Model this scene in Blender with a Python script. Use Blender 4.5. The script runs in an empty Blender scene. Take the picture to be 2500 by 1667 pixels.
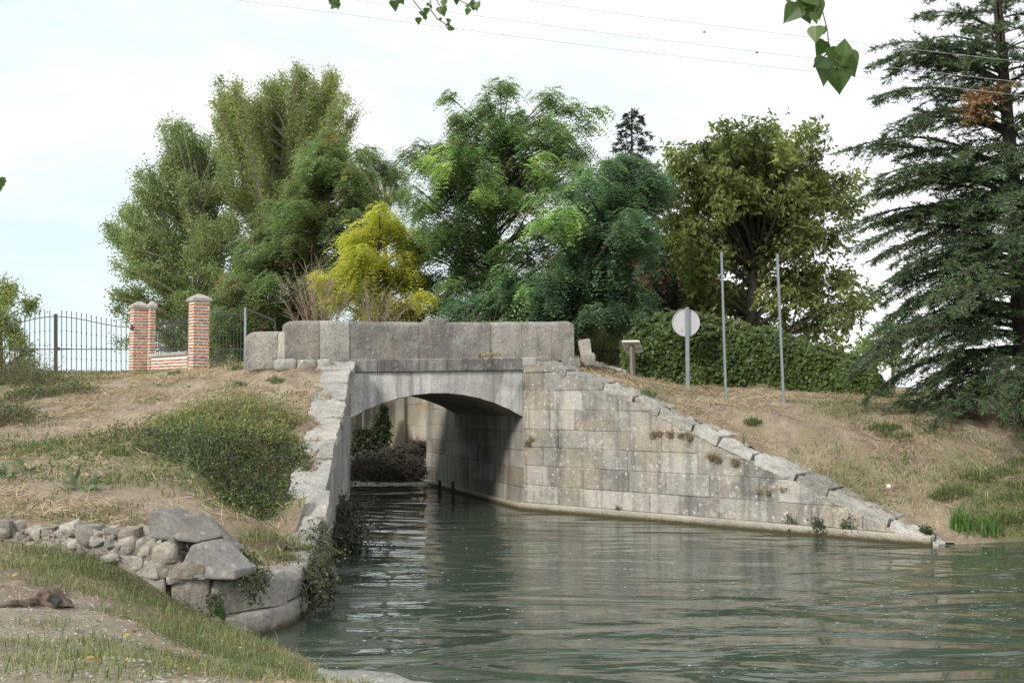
import bpy, bmesh, math, random
import numpy as np
from mathutils import Vector, Matrix

random.seed(11)
rng = np.random.default_rng(11)
S = bpy.context.scene
COL = S.collection
R = math.radians

# ------------------------------------------------------------------ camera
FPX, CU, CV, HOR, CAMZ = 2600.0, 1250.0, 833.5, 960.0, 2.8
PITCH = math.atan((HOR - CV) / FPX)
cam = bpy.data.cameras.new('camera')
cam.sensor_width = 36.0
cam.lens = 36.0 * FPX / 2500.0
cam.clip_start = 0.05
cam.clip_end = 3000
camo = bpy.data.objects.new('camera', cam)
COL.objects.link(camo)
camo.location = (0, 0, CAMZ)
camo.rotation_euler = (math.pi / 2 + PITCH, 0, 0)
S.camera = camo

# ------------------------------------------------------------------ sky, sun, exposure
SUN_DIR = Vector((-0.64, -0.77, 0.0)).normalized() * math.cos(R(35)) + Vector((0, 0, math.sin(R(35))))
world = bpy.data.worlds.new('World')
S.world = world
world.use_nodes = True
wn = world.node_tree
wn.nodes.clear()


def nd(nt, typ, ins=None, **props):
    n = nt.nodes.new(typ)
    for k, v in props.items():
        setattr(n, k, v)
    for k, v in (ins or {}).items():
        if isinstance(v, bpy.types.NodeSocket):
            nt.links.new(v, n.inputs[k])
        else:
            n.inputs[k].default_value = v
    return n


def ramp(nt, fac, stops, interp='LINEAR'):
    r = nd(nt, 'ShaderNodeValToRGB', {'Fac': fac})
    e = r.color_ramp.elements
    r.color_ramp.interpolation = interp
    while len(e) < len(stops):
        e.new(0.5)
    for i, (p, c) in enumerate(stops):
        e[i].position = p
        if not hasattr(c, '__len__'):
            c = (c, c, c)
        e[i].color = (c[0], c[1], c[2], 1)
    return r.outputs['Color']


def mixc(nt, f, a, b, mode='MIX'):
    m = nt.nodes.new('ShaderNodeMix')
    m.data_type = 'RGBA'
    m.blend_type = mode
    for i, v in ((0, f), (6, a), (7, b)):
        if isinstance(v, bpy.types.NodeSocket):
            nt.links.new(v, m.inputs[i])
        elif i == 0:
            m.inputs[0].default_value = v
        else:
            m.inputs[i].default_value = (v[0], v[1], v[2], 1)
    return m.outputs[2]


def mth(nt, op, a, b=0.0, c=0.0):
    n = nt.nodes.new('ShaderNodeMath')
    n.operation = op
    for i, v in enumerate((a, b, c)):
        if isinstance(v, bpy.types.NodeSocket):
            nt.links.new(v, n.inputs[i])
        else:
            n.inputs[i].default_value = v
    return n.outputs[0]


sky = nd(wn, 'ShaderNodeTexSky', sky_type='NISHITA', sun_disc=False)
sky.sun_elevation = R(35)
sky.sun_rotation = math.atan2(SUN_DIR.x, SUN_DIR.y)
sky.air_density = 1.0
sky.dust_density = 2.0
wtc = nd(wn, 'ShaderNodeTexCoord')
wmap = nd(wn, 'ShaderNodeMapping', {'Vector': wtc.outputs['Generated'], 'Rotation': (0.0, 0.25, 0.3), 'Scale': (1.6, 1.6, 6.0), 'Location': (3.1, 0.7, 1.3)})
wno = nd(wn, 'ShaderNodeTexNoise', {'Vector': wmap.outputs[0], 'Scale': 1.5, 'Detail': 5.0, 'Roughness': 0.55})
wcl = ramp(wn, wno.outputs['Fac'], [(0.28, 0.90), (0.52, 1.0)])
wmap2 = nd(wn, 'ShaderNodeMapping', {'Vector': wtc.outputs['Generated'], 'Rotation': (0.0, 0.3, 0.2), 'Scale': (1.0, 1.0, 2.6), 'Location': (0.4, 0.2, 0.1)})
wno2 = nd(wn, 'ShaderNodeTexNoise', {'Vector': wmap2.outputs[0], 'Scale': 2.2, 'Detail': 6.0, 'Roughness': 0.6, 'Distortion': 0.3})
wsep = nd(wn, 'ShaderNodeSeparateXYZ', {'Vector': wtc.outputs['Generated']})
wthin = mth(wn, 'ADD', wno2.outputs['Fac'], mth(wn, 'MULTIPLY', wsep.outputs['X'], 0.35))
wcloud = mixc(wn, ramp(wn, wthin, [(0.30, 0.0), (0.52, 1.0)]), (3.2, 3.8, 3.92), (4.12, 4.18, 4.18))
wcol = mixc(wn, wcl, sky.outputs[0], wcloud)
wbg = nd(wn, 'ShaderNodeBackground', {'Color': wcol, 'Strength': 0.1})
wout = nd(wn, 'ShaderNodeOutputWorld', {'Surface': wbg.outputs[0]})

sl = bpy.data.lights.new('sun', 'SUN')
sl.energy = 1.35
sl.angle = R(11)
sl.color = (1.0, 0.93, 0.83)
slo = bpy.data.objects.new('sun', sl)
COL.objects.link(slo)
slo.location = (-20, -20, 40)
slo.rotation_euler = (-SUN_DIR).to_track_quat('-Z', 'Y').to_euler()

S.view_settings.view_transform = 'Standard'
S.view_settings.look = 'None'
S.view_settings.exposure = 1.36
S.view_settings.gamma = 1.0
S.render.engine = 'CYCLES'
S.cycles.max_bounces = 7
S.cycles.diffuse_bounces = 4
S.cycles.glossy_bounces = 3
S.cycles.transmission_bounces = 3
S.cycles.transparent_max_bounces = 4
S.cycles.use_denoising = True

# ------------------------------------------------------------------ where a picture point lies in the place
SC = 2500.0 / 2352.0


def ray(x, y):
    u, v = x * SC, y * SC
    a = (u - CU) / FPX
    b = (CV - v) / FPX
    c, s = math.cos(PITCH), math.sin(PITCH)
    return Vector((a, c - b * s, s + b * c))


def D(x, y, Y):
    d = ray(x, y)
    return Vector((0, 0, CAMZ)) + d * (Y / d.y)


def Dz(x, y, z):
    d = ray(x, y)
    return Vector((0, 0, CAMZ)) + d * ((z - CAMZ) / d.z)


def pxm(Y):
    return Y / (FPX / SC)


# ------------------------------------------------------------------ mesh helpers
ORG = {}


def thing(name, label, cat, base=(0, 0, 0), group=None):
    o = bpy.data.objects.new(name, None)
    COL.objects.link(o)
    o.empty_display_size = 0.2
    o.location = Vector(base)
    o['label'] = label
    o['category'] = cat
    if group:
        o['group'] = group
    ORG[o.name] = Vector(base)
    return o


def tag(o, label, cat, group=None):
    o['label'] = label
    o['category'] = cat
    if group:
        o['group'] = group
    return o


def place(name, me, mat, parent=None, base=None, kind=None):
    if mat is not None:
        me.materials.append(mat)
    o = bpy.data.objects.new(name, me)
    COL.objects.link(o)
    if parent is not None:
        o.parent = parent
        ORG[o.name] = ORG[parent.name]
    else:
        b = Vector(base) if base is not None else Vector((0, 0, 0))
        o.location = b
        ORG[o.name] = b
    if kind:
        o['kind'] = kind
    return o


def mesh_np(name, V, F, mat, parent=None, tint=None, smooth=False, base=None, kind=None, attrs=None):
    V = np.asarray(V, dtype=np.float32).reshape(-1, 3)
    F = np.asarray(F, dtype=np.int32)
    org = ORG[parent.name] if parent is not None else (Vector(base) if base is not None else Vector((0, 0, 0)))
    V = V - np.array(org, dtype=np.float32)
    me = bpy.data.meshes.new(name)
    n, k = F.shape
    me.vertices.add(len(V))
    me.vertices.foreach_set('co', V.ravel())
    me.loops.add(n * k)
    me.loops.foreach_set('vertex_index', F.ravel())
    me.polygons.add(n)
    me.polygons.foreach_set('loop_start', np.arange(0, n * k, k, dtype=np.int32))
    me.update(calc_edges=True)
    if smooth:
        me.polygons.foreach_set('use_smooth', np.ones(n, dtype=bool))
    if tint is not None:
        a = me.attributes.new('tint', 'FLOAT', 'FACE')
        a.data.foreach_set('value', np.asarray(tint, dtype=np.float32))
    for nm, arr in (attrs or {}).items():
        a = me.attributes.new(nm, 'FLOAT', 'POINT')
        a.data.foreach_set('value', np.asarray(arr, dtype=np.float32))
    return place(name, me, mat, parent, base, kind)


class Acc:
    """Collects polygons for ONE mesh."""

    def __init__(self):
        self.V, self.F, self.T = [], [], []

    def add(self, V, F, t=0.5):
        b = len(self.V)
        self.V.extend([tuple(v) for v in V])
        for f in F:
            self.F.append([i + b for i in f])
            self.T.append(t)

    def box(self, c, size, rot=None, t=0.5):
        x, y, z = [s / 2 for s in size]
        vs = [Vector(p) for p in ((-x, -y, -z), (x, -y, -z), (x, y, -z), (-x, y, -z), (-x, -y, z), (x, -y, z), (x, y, z), (-x, y, z))]
        if rot is not None:
            vs = [rot @ v for v in vs]
        c = Vector(c)
        self.add([v + c for v in vs], [(3, 2, 1, 0), (4, 5, 6, 7), (0, 1, 5, 4), (1, 2, 6, 5), (2, 3, 7, 6), (3, 0, 4, 7)], t)

    def bar(self, p, q, w, d=None, t=0.5):
        p, q = Vector(p), Vector(q)
        ax = q - p
        rot = ax.to_track_quat('Z', 'Y').to_matrix()
        self.box((p + q) / 2, (w, d or w, ax.length), rot, t)

    def tube(self, pts, rad, n=6, t=0.5, cap=True):
        pts = [Vector(p) for p in pts]
        if not hasattr(rad, '__len__'):
            rad = [rad] * len(pts)
        V, F = [], []
        ref = Vector((0.3, 0.9, 0.2))
        for i, p in enumerate(pts):
            d = (pts[min(i + 1, len(pts) - 1)] - pts[max(i - 1, 0)]).normalized()
            a = d.cross(ref)
            if a.length < 1e-3:
                a = d.cross(Vector((1, 0, 0)))
            a.normalize()
            b = d.cross(a)
            for k in range(n):
                an = 2 * math.pi * k / n
                V.append(p + (a * math.cos(an) + b * math.sin(an)) * rad[i])
        for i in range(len(pts) - 1):
            for k in range(n):
                k2 = (k + 1) % n
                F.append((i * n + k, i * n + k2, (i + 1) * n + k2, (i + 1) * n + k))
        if cap:
            F.append(tuple(range(n - 1, -1, -1)))
            F.append(tuple((len(pts) - 1) * n + k for k in range(n)))
        self.add(V, F, t)

    def build(self, name, mat, parent=None, base=None, smooth=False, kind=None, bevel=0.0, sharp=42):
        org = ORG[parent.name] if parent is not None else (Vector(base) if base is not None else Vector((0, 0, 0)))
        me = bpy.data.meshes.new(name)
        me.from_pydata([tuple(Vector(v) - org) for v in self.V], [], self.F)
        a = me.attributes.new('tint', 'FLOAT', 'FACE')
        a.data.foreach_set('value', np.asarray(self.T, dtype=np.float32))
        if smooth:
            me.polygons.foreach_set('use_smooth', np.ones(len(self.F), dtype=bool))
            me.set_sharp_from_angle(angle=R(sharp))
        me.update()
        o = place(name, me, mat, parent, base, kind)
        if bevel:
            m = o.modifiers.new('bevel', 'BEVEL')
            m.width = bevel
            m.segments = 2
            m.limit_method = 'ANGLE'
        return o


_ph = rng.normal(size=(60, 3))
_po = rng.uniform(0, 6.28, 60)


def wob(P, scale, k=0, n=10):
    """smooth pseudo noise about -1..1 for an (N,3) or (N,2) array"""
    P = np.asarray(P, dtype=float)
    w = _ph[k:k + n, :P.shape[1]] * scale
    return np.sin(P @ w.T + _po[k:k + n]).sum(1) / math.sqrt(n)


def rough_block(size, seed, rnd=0.18, noise=0.02, sub=5):
    """a worn stone: subdivided box, corners rounded, surface uneven -> V, F about its centre"""
    n = sub
    g = np.linspace(-1, 1, n + 1)
    V, idx, F = [], {}, []

    def vid(p):
        key = tuple(np.round(p, 5))
        if key not in idx:
            idx[key] = len(V)
            V.append(p)
        return idx[key]
    for ax in range(3):
        for sg in (-1, 1):
            for i in range(n):
                for j in range(n):
                    q = []
                    for a, b in ((i, j), (i + 1, j), (i + 1, j + 1), (i, j + 1)):
                        p = [0, 0, 0]
                        p[ax] = sg
                        p[(ax + 1) % 3] = g[a]
                        p[(ax + 2) % 3] = g[b]
                        q.append(vid(tuple(p)))
                    F.append(q if sg > 0 else q[::-1])
    V = np.array(V, dtype=float)
    nr = V / np.linalg.norm(V, axis=1, keepdims=True)
    L4 = (np.abs(V) ** 6).sum(1) ** (1 / 6)
    V = V / L4[:, None] ** (min(1.0, rnd * 4))
    V = V * (1 - rnd * 0.3) + nr * rnd * 0.3
    sz = np.array(size) / 2
    V = V * sz
    off = np.array([seed * 3.7, seed * 1.3, seed * 2.1])
    d = wob(V + off, 3.0 / max(0.15, min(size)) * 0.5, 3) * 0.6 + wob(V + off, 9.0 / max(0.2, min(size)) * 0.5, 20) * 0.4
    V = V + nr * (d * noise)[:, None]
    return V, F


def xf(V, M, t):
    return np.asarray(V) @ np.array(M.to_3x3()).T + np.array(t)


def clip_poly(poly, a, b, c):
    """keep a*s + b*z <= c"""
    out = []
    for i in range(len(poly)):
        p, q = poly[i], poly[(i + 1) % len(poly)]
        fp = a * p[0] + b * p[1] - c
        fq = a * q[0] + b * q[1] - c
        if fp <= 0:
            out.append(p)
        if (fp < 0 < fq) or (fq < 0 < fp):
            t = fp / (fp - fq)
            out.append((p[0] + (q[0] - p[0]) * t, p[1] + (q[1] - p[1]) * t))
    return out


def area(poly):
    return 0.5 * sum(poly[i][0] * poly[(i + 1) % len(poly)][1] - poly[(i + 1) % len(poly)][0] * poly[i][1] for i in range(len(poly)))


def inset(poly, d):
    n = len(poly)
    res = poly
    for i in range(n):
        p, q = poly[i], poly[(i + 1) % n]
        ex, ez = q[0] - p[0], q[1] - p[1]
        L = math.hypot(ex, ez)
        if L < 1e-6:
            continue
        nx, nz = ez / L, -ex / L
        res = clip_poly(res, nx, nz, nx * p[0] + nz * p[1] - d)
        if len(res) < 3:
            return []
    return res


def put_block(acc, poly, o, s, n, depth, joint=0.009, cham=0.011, back=0.08, t=0.5):
    """one dressed stone: polygon in the wall plane, chamfered, its front standing at `depth`"""
    up = Vector((0, 0, 1))

    def w(p, d):
        return o + s * p[0] + up * p[1] + n * d
    if len(poly) < 3 or area(poly) < 0.004:
        return
    r1 = inset(poly, joint / 2)
    if len(r1) < 3 or area(r1) < 0.003:
        return
    r2 = inset(r1, cham)
    if len(r2) != len(r1):
        r2 = None
    k = len(r1)
    V = [w(p, depth - back) for p in r1]
    if r2 is None:
        V += [w(p, depth) for p in r1]
        F = [tuple(range(k, 2 * k))]
        F += [(i, (i + 1) % k, k + (i + 1) % k, k + i) for i in range(k)]
    else:
        V += [w(p, depth - cham) for p in r1] + [w(p, depth) for p in r2]
        F = [tuple(range(2 * k, 3 * k))]
        for b in (0, k):
            F += [(b + i, b + (i + 1) % k, b + k + (i + 1) % k, b + k + i) for i in range(k)]
    acc.add(V, F, t)


def masonry(acc, p0, p1, top, z0, courses, lens, seed, core=0.5, jit=0.008):
    """ashlar wall from p0 to p1 (outer face on the right of that direction); top(s) = (a, b): z <= a + b*s list"""
    rr = random.Random(seed)
    p0, p1 = Vector((p0[0], p0[1], 0)), Vector((p1[0], p1[1], 0))
    L = (p1 - p0).length
    s = (p1 - p0) / L
    n = Vector((s.y, -s.x, 0))
    z = z0
    for ci, h in enumerate(courses):
        x = -rr.uniform(0, lens[0] * 0.8)
        while x < L:
            l = rr.uniform(*lens)
            poly = [(max(0, x), z), (min(L, x + l), z), (min(L, x + l), z + h), (max(0, x), z + h)]
            if poly[1][0] - poly[0][0] > 0.05:
                for a, b in top:
                    poly = clip_poly(poly, -b, 1, a)
                    if len(poly) < 3:
                        break
                put_block(acc, poly, p0, s, n, rr.uniform(-jit, jit), t=rr.uniform(0.1, 0.9))
            x += l
        z += h
    poly = [(0, z0), (L, z0), (L, z), (0, z)]
    for a, b in top:
        poly = clip_poly(poly, -b, 1, a)
    up = Vector((0, 0, 1))
    k = len(poly)
    V = [p0 + s * p[0] + up * p[1] - n * 0.018 for p in poly] + [p0 + s * p[0] + up * p[1] - n * core for p in poly]
    F = [tuple(range(k)), tuple(range(2 * k - 1, k - 1, -1))] + [(i, i + k, (i + 1) % k + k, (i + 1) % k) for i in range(k)]
    acc.add(V, F, 0.35)


def bent_block(acc, pts, z0, z1, depth, rnd=0.06, noise=0.015, seed=0, t=0.5, zoff=None):
    """a worn block that follows the outline pts (outer edge, body on the left), with a rounded top edge"""
    pts = [Vector((p[0], p[1], 0)) for p in pts]
    prof = [(0.0, z0), (0.0, z0 + (z1 - z0) * 0.35), (0.0, z0 + (z1 - z0) * 0.7), (0.0, z1 - rnd), (rnd * 0.3, z1 - rnd * 0.3), (rnd, z1), (depth * 0.4, z1), (depth * 0.7, z1), (depth, z1 - 0.01), (depth, z0)]
    dense = []
    for i in range(len(pts) - 1):
        m = max(2, int((pts[i + 1] - pts[i]).length / 0.09))
        for j in range(m):
            dense.append(pts[i].lerp(pts[i + 1], j / m))
    dense.append(pts[-1])
    dense = [p for i, p in enumerate(dense) if i == 0 or (p - dense[i - 1]).length > 1e-4]
    V = []
    nn = len(dense)
    for i, p in enumerate(dense):
        d = (dense[min(i + 1, nn - 1)] - dense[max(i - 1, 0)]).normalized()
        inn = Vector((-d.y, d.x, 0))
        e = min(i, nn - 1 - i) / 2.0
        sh = 0.02 * max(0, 1 - e)
        for a, zz in prof:
            a2 = a + (sh if a < depth * 0.5 else -sh)
            V.append(p + inn * a2 + Vector((0, 0, zz - (sh * 0.8 if zz > z1 - rnd * 1.5 else 0) + (zoff(p) if zoff else 0))))
    V = np.array([tuple(v) for v in V])
    V[:, 0] += wob(V + seed, 7, 5) * noise
    V[:, 1] += wob(V + seed, 7, 15) * noise
    V[:, 2] += wob(V + seed, 6, 25) * noise * 0.8
    k = len(prof)
    F = []
    for i in range(nn - 1):
        for j in range(k - 1):
            F.append((i * k + j, (i + 1) * k + j, (i + 1) * k + j + 1, i * k + j + 1))
    F.append(tuple(range(k)))
    F.append(tuple((nn - 1) * k + j for j in range(k - 1, -1, -1)))
    acc.add(V, F, t)


# ------------------------------------------------------------------ materials
def new_mat(name):
    m = bpy.data.materials.new(name)
    m.use_nodes = True
    m.node_tree.nodes.clear()
    return m, m.node_tree


def finish(nt, bsdf):
    nd(nt, 'ShaderNodeOutputMaterial', {'Surface': bsdf})


def simple_mat(name, col, rough=0.6, metal=0.0, var=0.25, scale=8.0, bump=0.1):
    m, nt = new_mat(name)
    tc = nd(nt, 'ShaderNodeTexCoord').outputs['Object']
    no = nd(nt, 'ShaderNodeTexNoise', {'Vector': tc, 'Scale': scale, 'Detail': 5.0}).outputs['Fac']
    c = mixc(nt, ramp(nt, no, [(0.3, 0.0), (0.7, 1.0)]), [x * (1 - var) for x in col], [min(1, x * (1 + var)) for x in col])
    b = nd(nt, 'ShaderNodeBump', {'Height': no, 'Strength': bump, 'Distance': 0.02}).outputs[0]
    p = nd(nt, 'ShaderNodeBsdfPrincipled', {'Base Color': c, 'Roughness': rough, 'Metallic': metal, 'Normal': b})
    finish(nt, p.outputs[0])
    return m


def stone_mat(name, c1, c2, warm=(0.42, 0.30, 0.17), warm_amt=0.35, streak=0.5, lichen=0.3, pit=0.4, bump=0.6, dark=(0.075, 0.075, 0.075), wet=0.0, seed=0.0, spots=0.5):
    m, nt = new_mat(name)
    tcn = nd(nt, 'ShaderNodeTexCoord')
    geo = nd(nt, 'ShaderNodeNewGeometry')
    tc = nd(nt, 'ShaderNodeMapping', {'Vector': geo.outputs['Position'], 'Location': (seed, seed * 0.7, 0)}).outputs[0]
    tint = nd(nt, 'ShaderNodeAttribute', attribute_name='tint').outputs['Fac']
    n1 = nd(nt, 'ShaderNodeTexNoise', {'Vector': tc, 'Scale': 1.1, 'Detail': 7.0, 'Roughness': 0.62}).outputs['Fac']
    n1t = mth(nt, 'ADD', n1, mth(nt, 'MULTIPLY', mth(nt, 'SUBTRACT', tint, 0.5), 0.22))
    c = mixc(nt, ramp(nt, n1t, [(0.38, 0.0), (0.62, 1.0)]), c1, c2)
    n2 = nd(nt, 'ShaderNodeTexNoise', {'Vector': tc, 'Scale': 0.75, 'Detail': 5.0, 'Roughness': 0.6, 'Distortion': 0.4}).outputs['Fac']
    n2t = mth(nt, 'ADD', n2, mth(nt, 'MULTIPLY', mth(nt, 'SUBTRACT', tint, 0.5), -0.2))
    c = mixc(nt, mth(nt, 'MULTIPLY', ramp(nt, n2t, [(0.46, 0.0), (0.66, 1.0)]), warm_amt), c, warm)
    sm = nd(nt, 'ShaderNodeMapping', {'Vector': tc, 'Scale': (4.5, 4.5, 0.28)}).outputs[0]
    ns = nd(nt, 'ShaderNodeTexNoise', {'Vector': sm, 'Scale': 1.0, 'Detail': 6.0, 'Roughness': 0.65}).outputs['Fac']
    c = mixc(nt, mth(nt, 'MULTIPLY', ramp(nt, ns, [(0.50, 0.0), (0.68, 1.0)]), streak), c, dark)
    c = mixc(nt, mth(nt, 'MULTIPLY', ramp(nt, ns, [(0.30, 1.0), (0.44, 0.0)]), streak * 0.55), c, (0.60, 0.56, 0.50))
    c = mixc(nt, 1.0, c, ramp(nt, tint, [(0.0, 0.78), (0.5, 1.0), (1.0, 1.16)]), 'MULTIPLY')
    nf = nd(nt, 'ShaderNodeTexNoise', {'Vector': tc, 'Scale': 26.0, 'Detail': 6.0, 'Roughness': 0.7}).outputs['Fac']
    c = mixc(nt, 1.0, c, ramp(nt, nf, [(0.25, 0.62), (0.55, 1.0), (0.8, 1.22)]), 'MULTIPLY')
    nl = nd(nt, 'ShaderNodeTexNoise', {'Vector': tc, 'Scale': 9.0, 'Detail': 8.0, 'Roughness': 0.75}).outputs['Fac']
    nl2 = nd(nt, 'ShaderNodeTexNoise', {'Vector': tc, 'Scale': 1.3, 'Detail': 2.0}).outputs['Fac']
    lf = mth(nt, 'MULTIPLY', ramp(nt, nl, [(0.52, 0.0), (0.60, 1.0)]), ramp(nt, nl2, [(0.35, 0.2), (0.65, 1.0)]))
    c = mixc(nt, mth(nt, 'MULTIPLY', lf, lichen), c, (0.60, 0.585, 0.55))
    vo = nd(nt, 'ShaderNodeTexVoronoi', {'Vector': tc, 'Scale': 7.5, 'Randomness': 1.0})
    vsp = mth(nt, 'MULTIPLY', ramp(nt, vo.outputs['Distance'], [(0.10, 1.0), (0.30, 0.0)]), ramp(nt, vo.outputs['Color'], [(0.40, 0.0), (0.5, 1.0)]))
    c = mixc(nt, mth(nt, 'MULTIPLY', vsp, spots), c, (0.64, 0.625, 0.59))
    vp = nd(nt, 'ShaderNodeTexVoronoi', {'Vector': tc, 'Scale': 23.0, 'Randomness': 1.0})
    pits = mth(nt, 'MULTIPLY', ramp(nt, vp.outputs['Distance'], [(0.12, 1.0), (0.3, 0.0)]), ramp(nt, vp.outputs['Color'], [(0.40, 0.0), (0.5, 1.0)]))
    c = mixc(nt, mth(nt, 'MULTIPLY', pits, pit), c, (0.10, 0.095, 0.085))
    if wet > 0:
        sx = nd(nt, 'ShaderNodeSeparateXYZ', {'Vector': geo.outputs['Position']}).outputs['Z']
        wz = mth(nt, 'ADD', sx, mth(nt, 'MULTIPLY', mth(nt, 'SUBTRACT', nl, 0.5), 0.12))
        c = mixc(nt, mth(nt, 'MULTIPLY', ramp(nt, wz, [(0.03, 1.0), (0.11, 0.0)]), wet), c, (0.075, 0.062, 0.03))
    h = mth(nt, 'ADD', mth(nt, 'MULTIPLY', nf, 0.5), mth(nt, 'MULTIPLY', nl, 0.8))
    h = mth(nt, 'SUBTRACT', h, mth(nt, 'MULTIPLY', pits, 0.5 * pit))
    b = nd(nt, 'ShaderNodeBump', {'Height': h, 'Strength': bump, 'Distance': 0.035}).outputs[0]
    p = nd(nt, 'ShaderNodeBsdfPrincipled', {'Base Color': c, 'Roughness': 0.9, 'Normal': b})
    p.inputs['Specular IOR Level'].default_value = 0.25
    finish(nt, p.outputs[0])
    return m


def leaf_mat(name, cols, transl=0.3, rough=0.5, spec=0.35):
    m, nt = new_mat(name)
    tint = nd(nt, 'ShaderNodeAttribute', attribute_name='tint').outputs['Fac']
    k = len(cols)
    c = ramp(nt, tint, [(i / (k - 1), cols[i]) for i in range(k)])
    p = nd(nt, 'ShaderNodeBsdfPrincipled', {'Base Color': c, 'Roughness': rough})
    p.inputs['Specular IOR Level'].default_value = spec
    tr = nd(nt, 'ShaderNodeBsdfTranslucent', {'Color': mixc(nt, 1.0, c, (1.2, 1.25, 0.85), 'MULTIPLY')})
    mx = nd(nt, 'ShaderNodeMixShader', {0: transl, 1: p.outputs[0], 2: tr.outputs[0]})
    finish(nt, mx.outputs[0])
    return m


M = {}
M['wing'] = stone_mat('wing_stone', (0.235, 0.228, 0.215), (0.44, 0.42, 0.385), warm=(0.50, 0.42, 0.32), warm_amt=0.55, streak=0.65, lichen=0.5, pit=0.3, bump=0.7, wet=0.9, spots=0.7)
M['quay'] = stone_mat('channel_stone', (0.26, 0.25, 0.235), (0.37, 0.35, 0.32), warm=(0.40, 0.31, 0.21), warm_amt=0.5, streak=0.6, lichen=0.12, pit=0.15, bump=0.45, wet=0.9, seed=3, spots=0.1)
M['plinth'] = stone_mat('plinth_stone', (0.36, 0.34, 0.30), (0.44, 0.41, 0.36), warm_amt=0.3, streak=0.2, lichen=0.15, pit=0.2, bump=0.4, wet=1.0, seed=5, spots=0.1)
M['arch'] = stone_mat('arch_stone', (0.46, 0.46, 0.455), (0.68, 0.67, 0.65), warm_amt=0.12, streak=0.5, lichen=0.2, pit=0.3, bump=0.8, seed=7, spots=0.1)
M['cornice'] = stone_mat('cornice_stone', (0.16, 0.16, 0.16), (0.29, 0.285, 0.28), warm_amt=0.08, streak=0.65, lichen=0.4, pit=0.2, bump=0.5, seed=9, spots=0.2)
M['parapet'] = stone_mat('parapet_stone', (0.205, 0.2, 0.19), (0.42, 0.40, 0.365), warm=(0.45, 0.38, 0.31), warm_amt=0.35, streak=0.25, lichen=0.3, pit=0.9, bump=1.0, seed=11, spots=0.3)
M['coping'] = stone_mat('coping_stone', (0.27, 0.266, 0.255), (0.45, 0.435, 0.41), warm=(0.40, 0.31, 0.20), warm_amt=0.2, streak=0.1, lichen=0.6, pit=0.6, bump=1.0, seed=13)
M['leftcoping'] = stone_mat('pale_coping_stone', (0.33, 0.325, 0.31), (0.50, 0.49, 0.47), warm=(0.40, 0.31, 0.20), warm_amt=0.2, streak=0.1, lichen=0.6, pit=0.6, bump=1.0, seed=13)  # same stone as the coping, in a paler tone
M['leftwing'] = stone_mat('shaded_wing_stone', (0.29, 0.29, 0.29), (0.42, 0.42, 0.41), warm_amt=0.08, streak=0.7, lichen=0.2, pit=0.2, bump=0.5, seed=15, wet=0.9, spots=0.2)
M['nose'] = stone_mat('old_quay_stone', (0.27, 0.255, 0.235), (0.42, 0.39, 0.35), warm=(0.42, 0.33, 0.23), warm_amt=0.4, streak=0.2, lichen=0.5, pit=0.3, bump=1.0, seed=17, wet=0.9)
M['slab'] = stone_mat('sloping_slab_stone', (0.19, 0.188, 0.186), (0.30, 0.293, 0.285), warm=(0.34, 0.28, 0.21), warm_amt=0.25, streak=0.15, lichen=0.2, pit=0.2, bump=0.6, seed=19, spots=0.3)
M['rubble'] = stone_mat('rubble_stone', (0.25, 0.235, 0.205), (0.42, 0.39, 0.345), warm=(0.38, 0.30, 0.21), warm_amt=0.5, streak=0.1, lichen=0.4, pit=0.3, bump=1.0, seed=21)
M['mortar'] = stone_mat('rubble_mortar', (0.30, 0.255, 0.20), (0.42, 0.37, 0.30), warm_amt=0.35, streak=0.0, lichen=0.2, pit=0.3, bump=1.0, seed=23, spots=0.1)
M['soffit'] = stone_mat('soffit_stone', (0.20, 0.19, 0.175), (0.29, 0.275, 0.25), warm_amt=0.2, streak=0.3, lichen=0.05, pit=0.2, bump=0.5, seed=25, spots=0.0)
M['lock'] = stone_mat('lock_stone', (0.50, 0.46, 0.39), (0.66, 0.62, 0.54), warm=(0.44, 0.33, 0.17), warm_amt=0.5, streak=0.6, lichen=0.15, pit=0.15, bump=0.4, seed=27, wet=0.9, spots=0.05)
M['steel'] = simple_mat('galvanised_steel', (0.25, 0.29, 0.32), rough=0.55, metal=0.3, var=0.12, scale=5)
M['signback'] = simple_mat('painted_sign_back', (0.50, 0.51, 0.54), rough=0.45, metal=0.1, var=0.05, scale=3, bump=0.02)
M['iron'] = simple_mat('wrought_iron', (0.055, 0.055, 0.06), rough=0.6, metal=0.3, var=0.2)
M['wood'] = simple_mat('weathered_wood', (0.21, 0.185, 0.17), rough=0.85, var=0.3, scale=20, bump=0.4)
M['darkwood'] = simple_mat('wet_dark_wood', (0.03, 0.026, 0.022), rough=0.7, var=0.3)
M['driftwood'] = simple_mat('rotten_wood', (0.17, 0.125, 0.095), rough=0.95, var=0.65, scale=14, bump=1.0)
M['panel'] = simple_mat('panel_back', (0.55, 0.53, 0.47), rough=0.6, var=0.08)
M['capstone'] = stone_mat('pier_cap_stone', (0.36, 0.35, 0.33), (0.52, 0.50, 0.47), warm_amt=0.15, streak=0.2, lichen=0.3, pit=0.4, bump=0.6, seed=29, spots=0.15)
M['bark'] = simple_mat('grey_brown_bark', (0.13, 0.105, 0.085), rough=0.95, var=0.4, scale=10, bump=0.8)
M['palebark'] = simple_mat('pale_bark', (0.30, 0.27, 0.21), rough=0.9, var=0.35, scale=8, bump=0.5)
M['darkbark'] = simple_mat('dark_bark', (0.055, 0.045, 0.04), rough=0.95, var=0.4, scale=10, bump=0.8)
M['drytwig'] = simple_mat('dry_twigs', (0.27, 0.205, 0.155), rough=0.95, var=0.3, scale=6)
M['deadtwig'] = simple_mat('dead_grey_twigs', (0.115, 0.10, 0.088), rough=0.95, var=0.5, scale=6)
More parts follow.
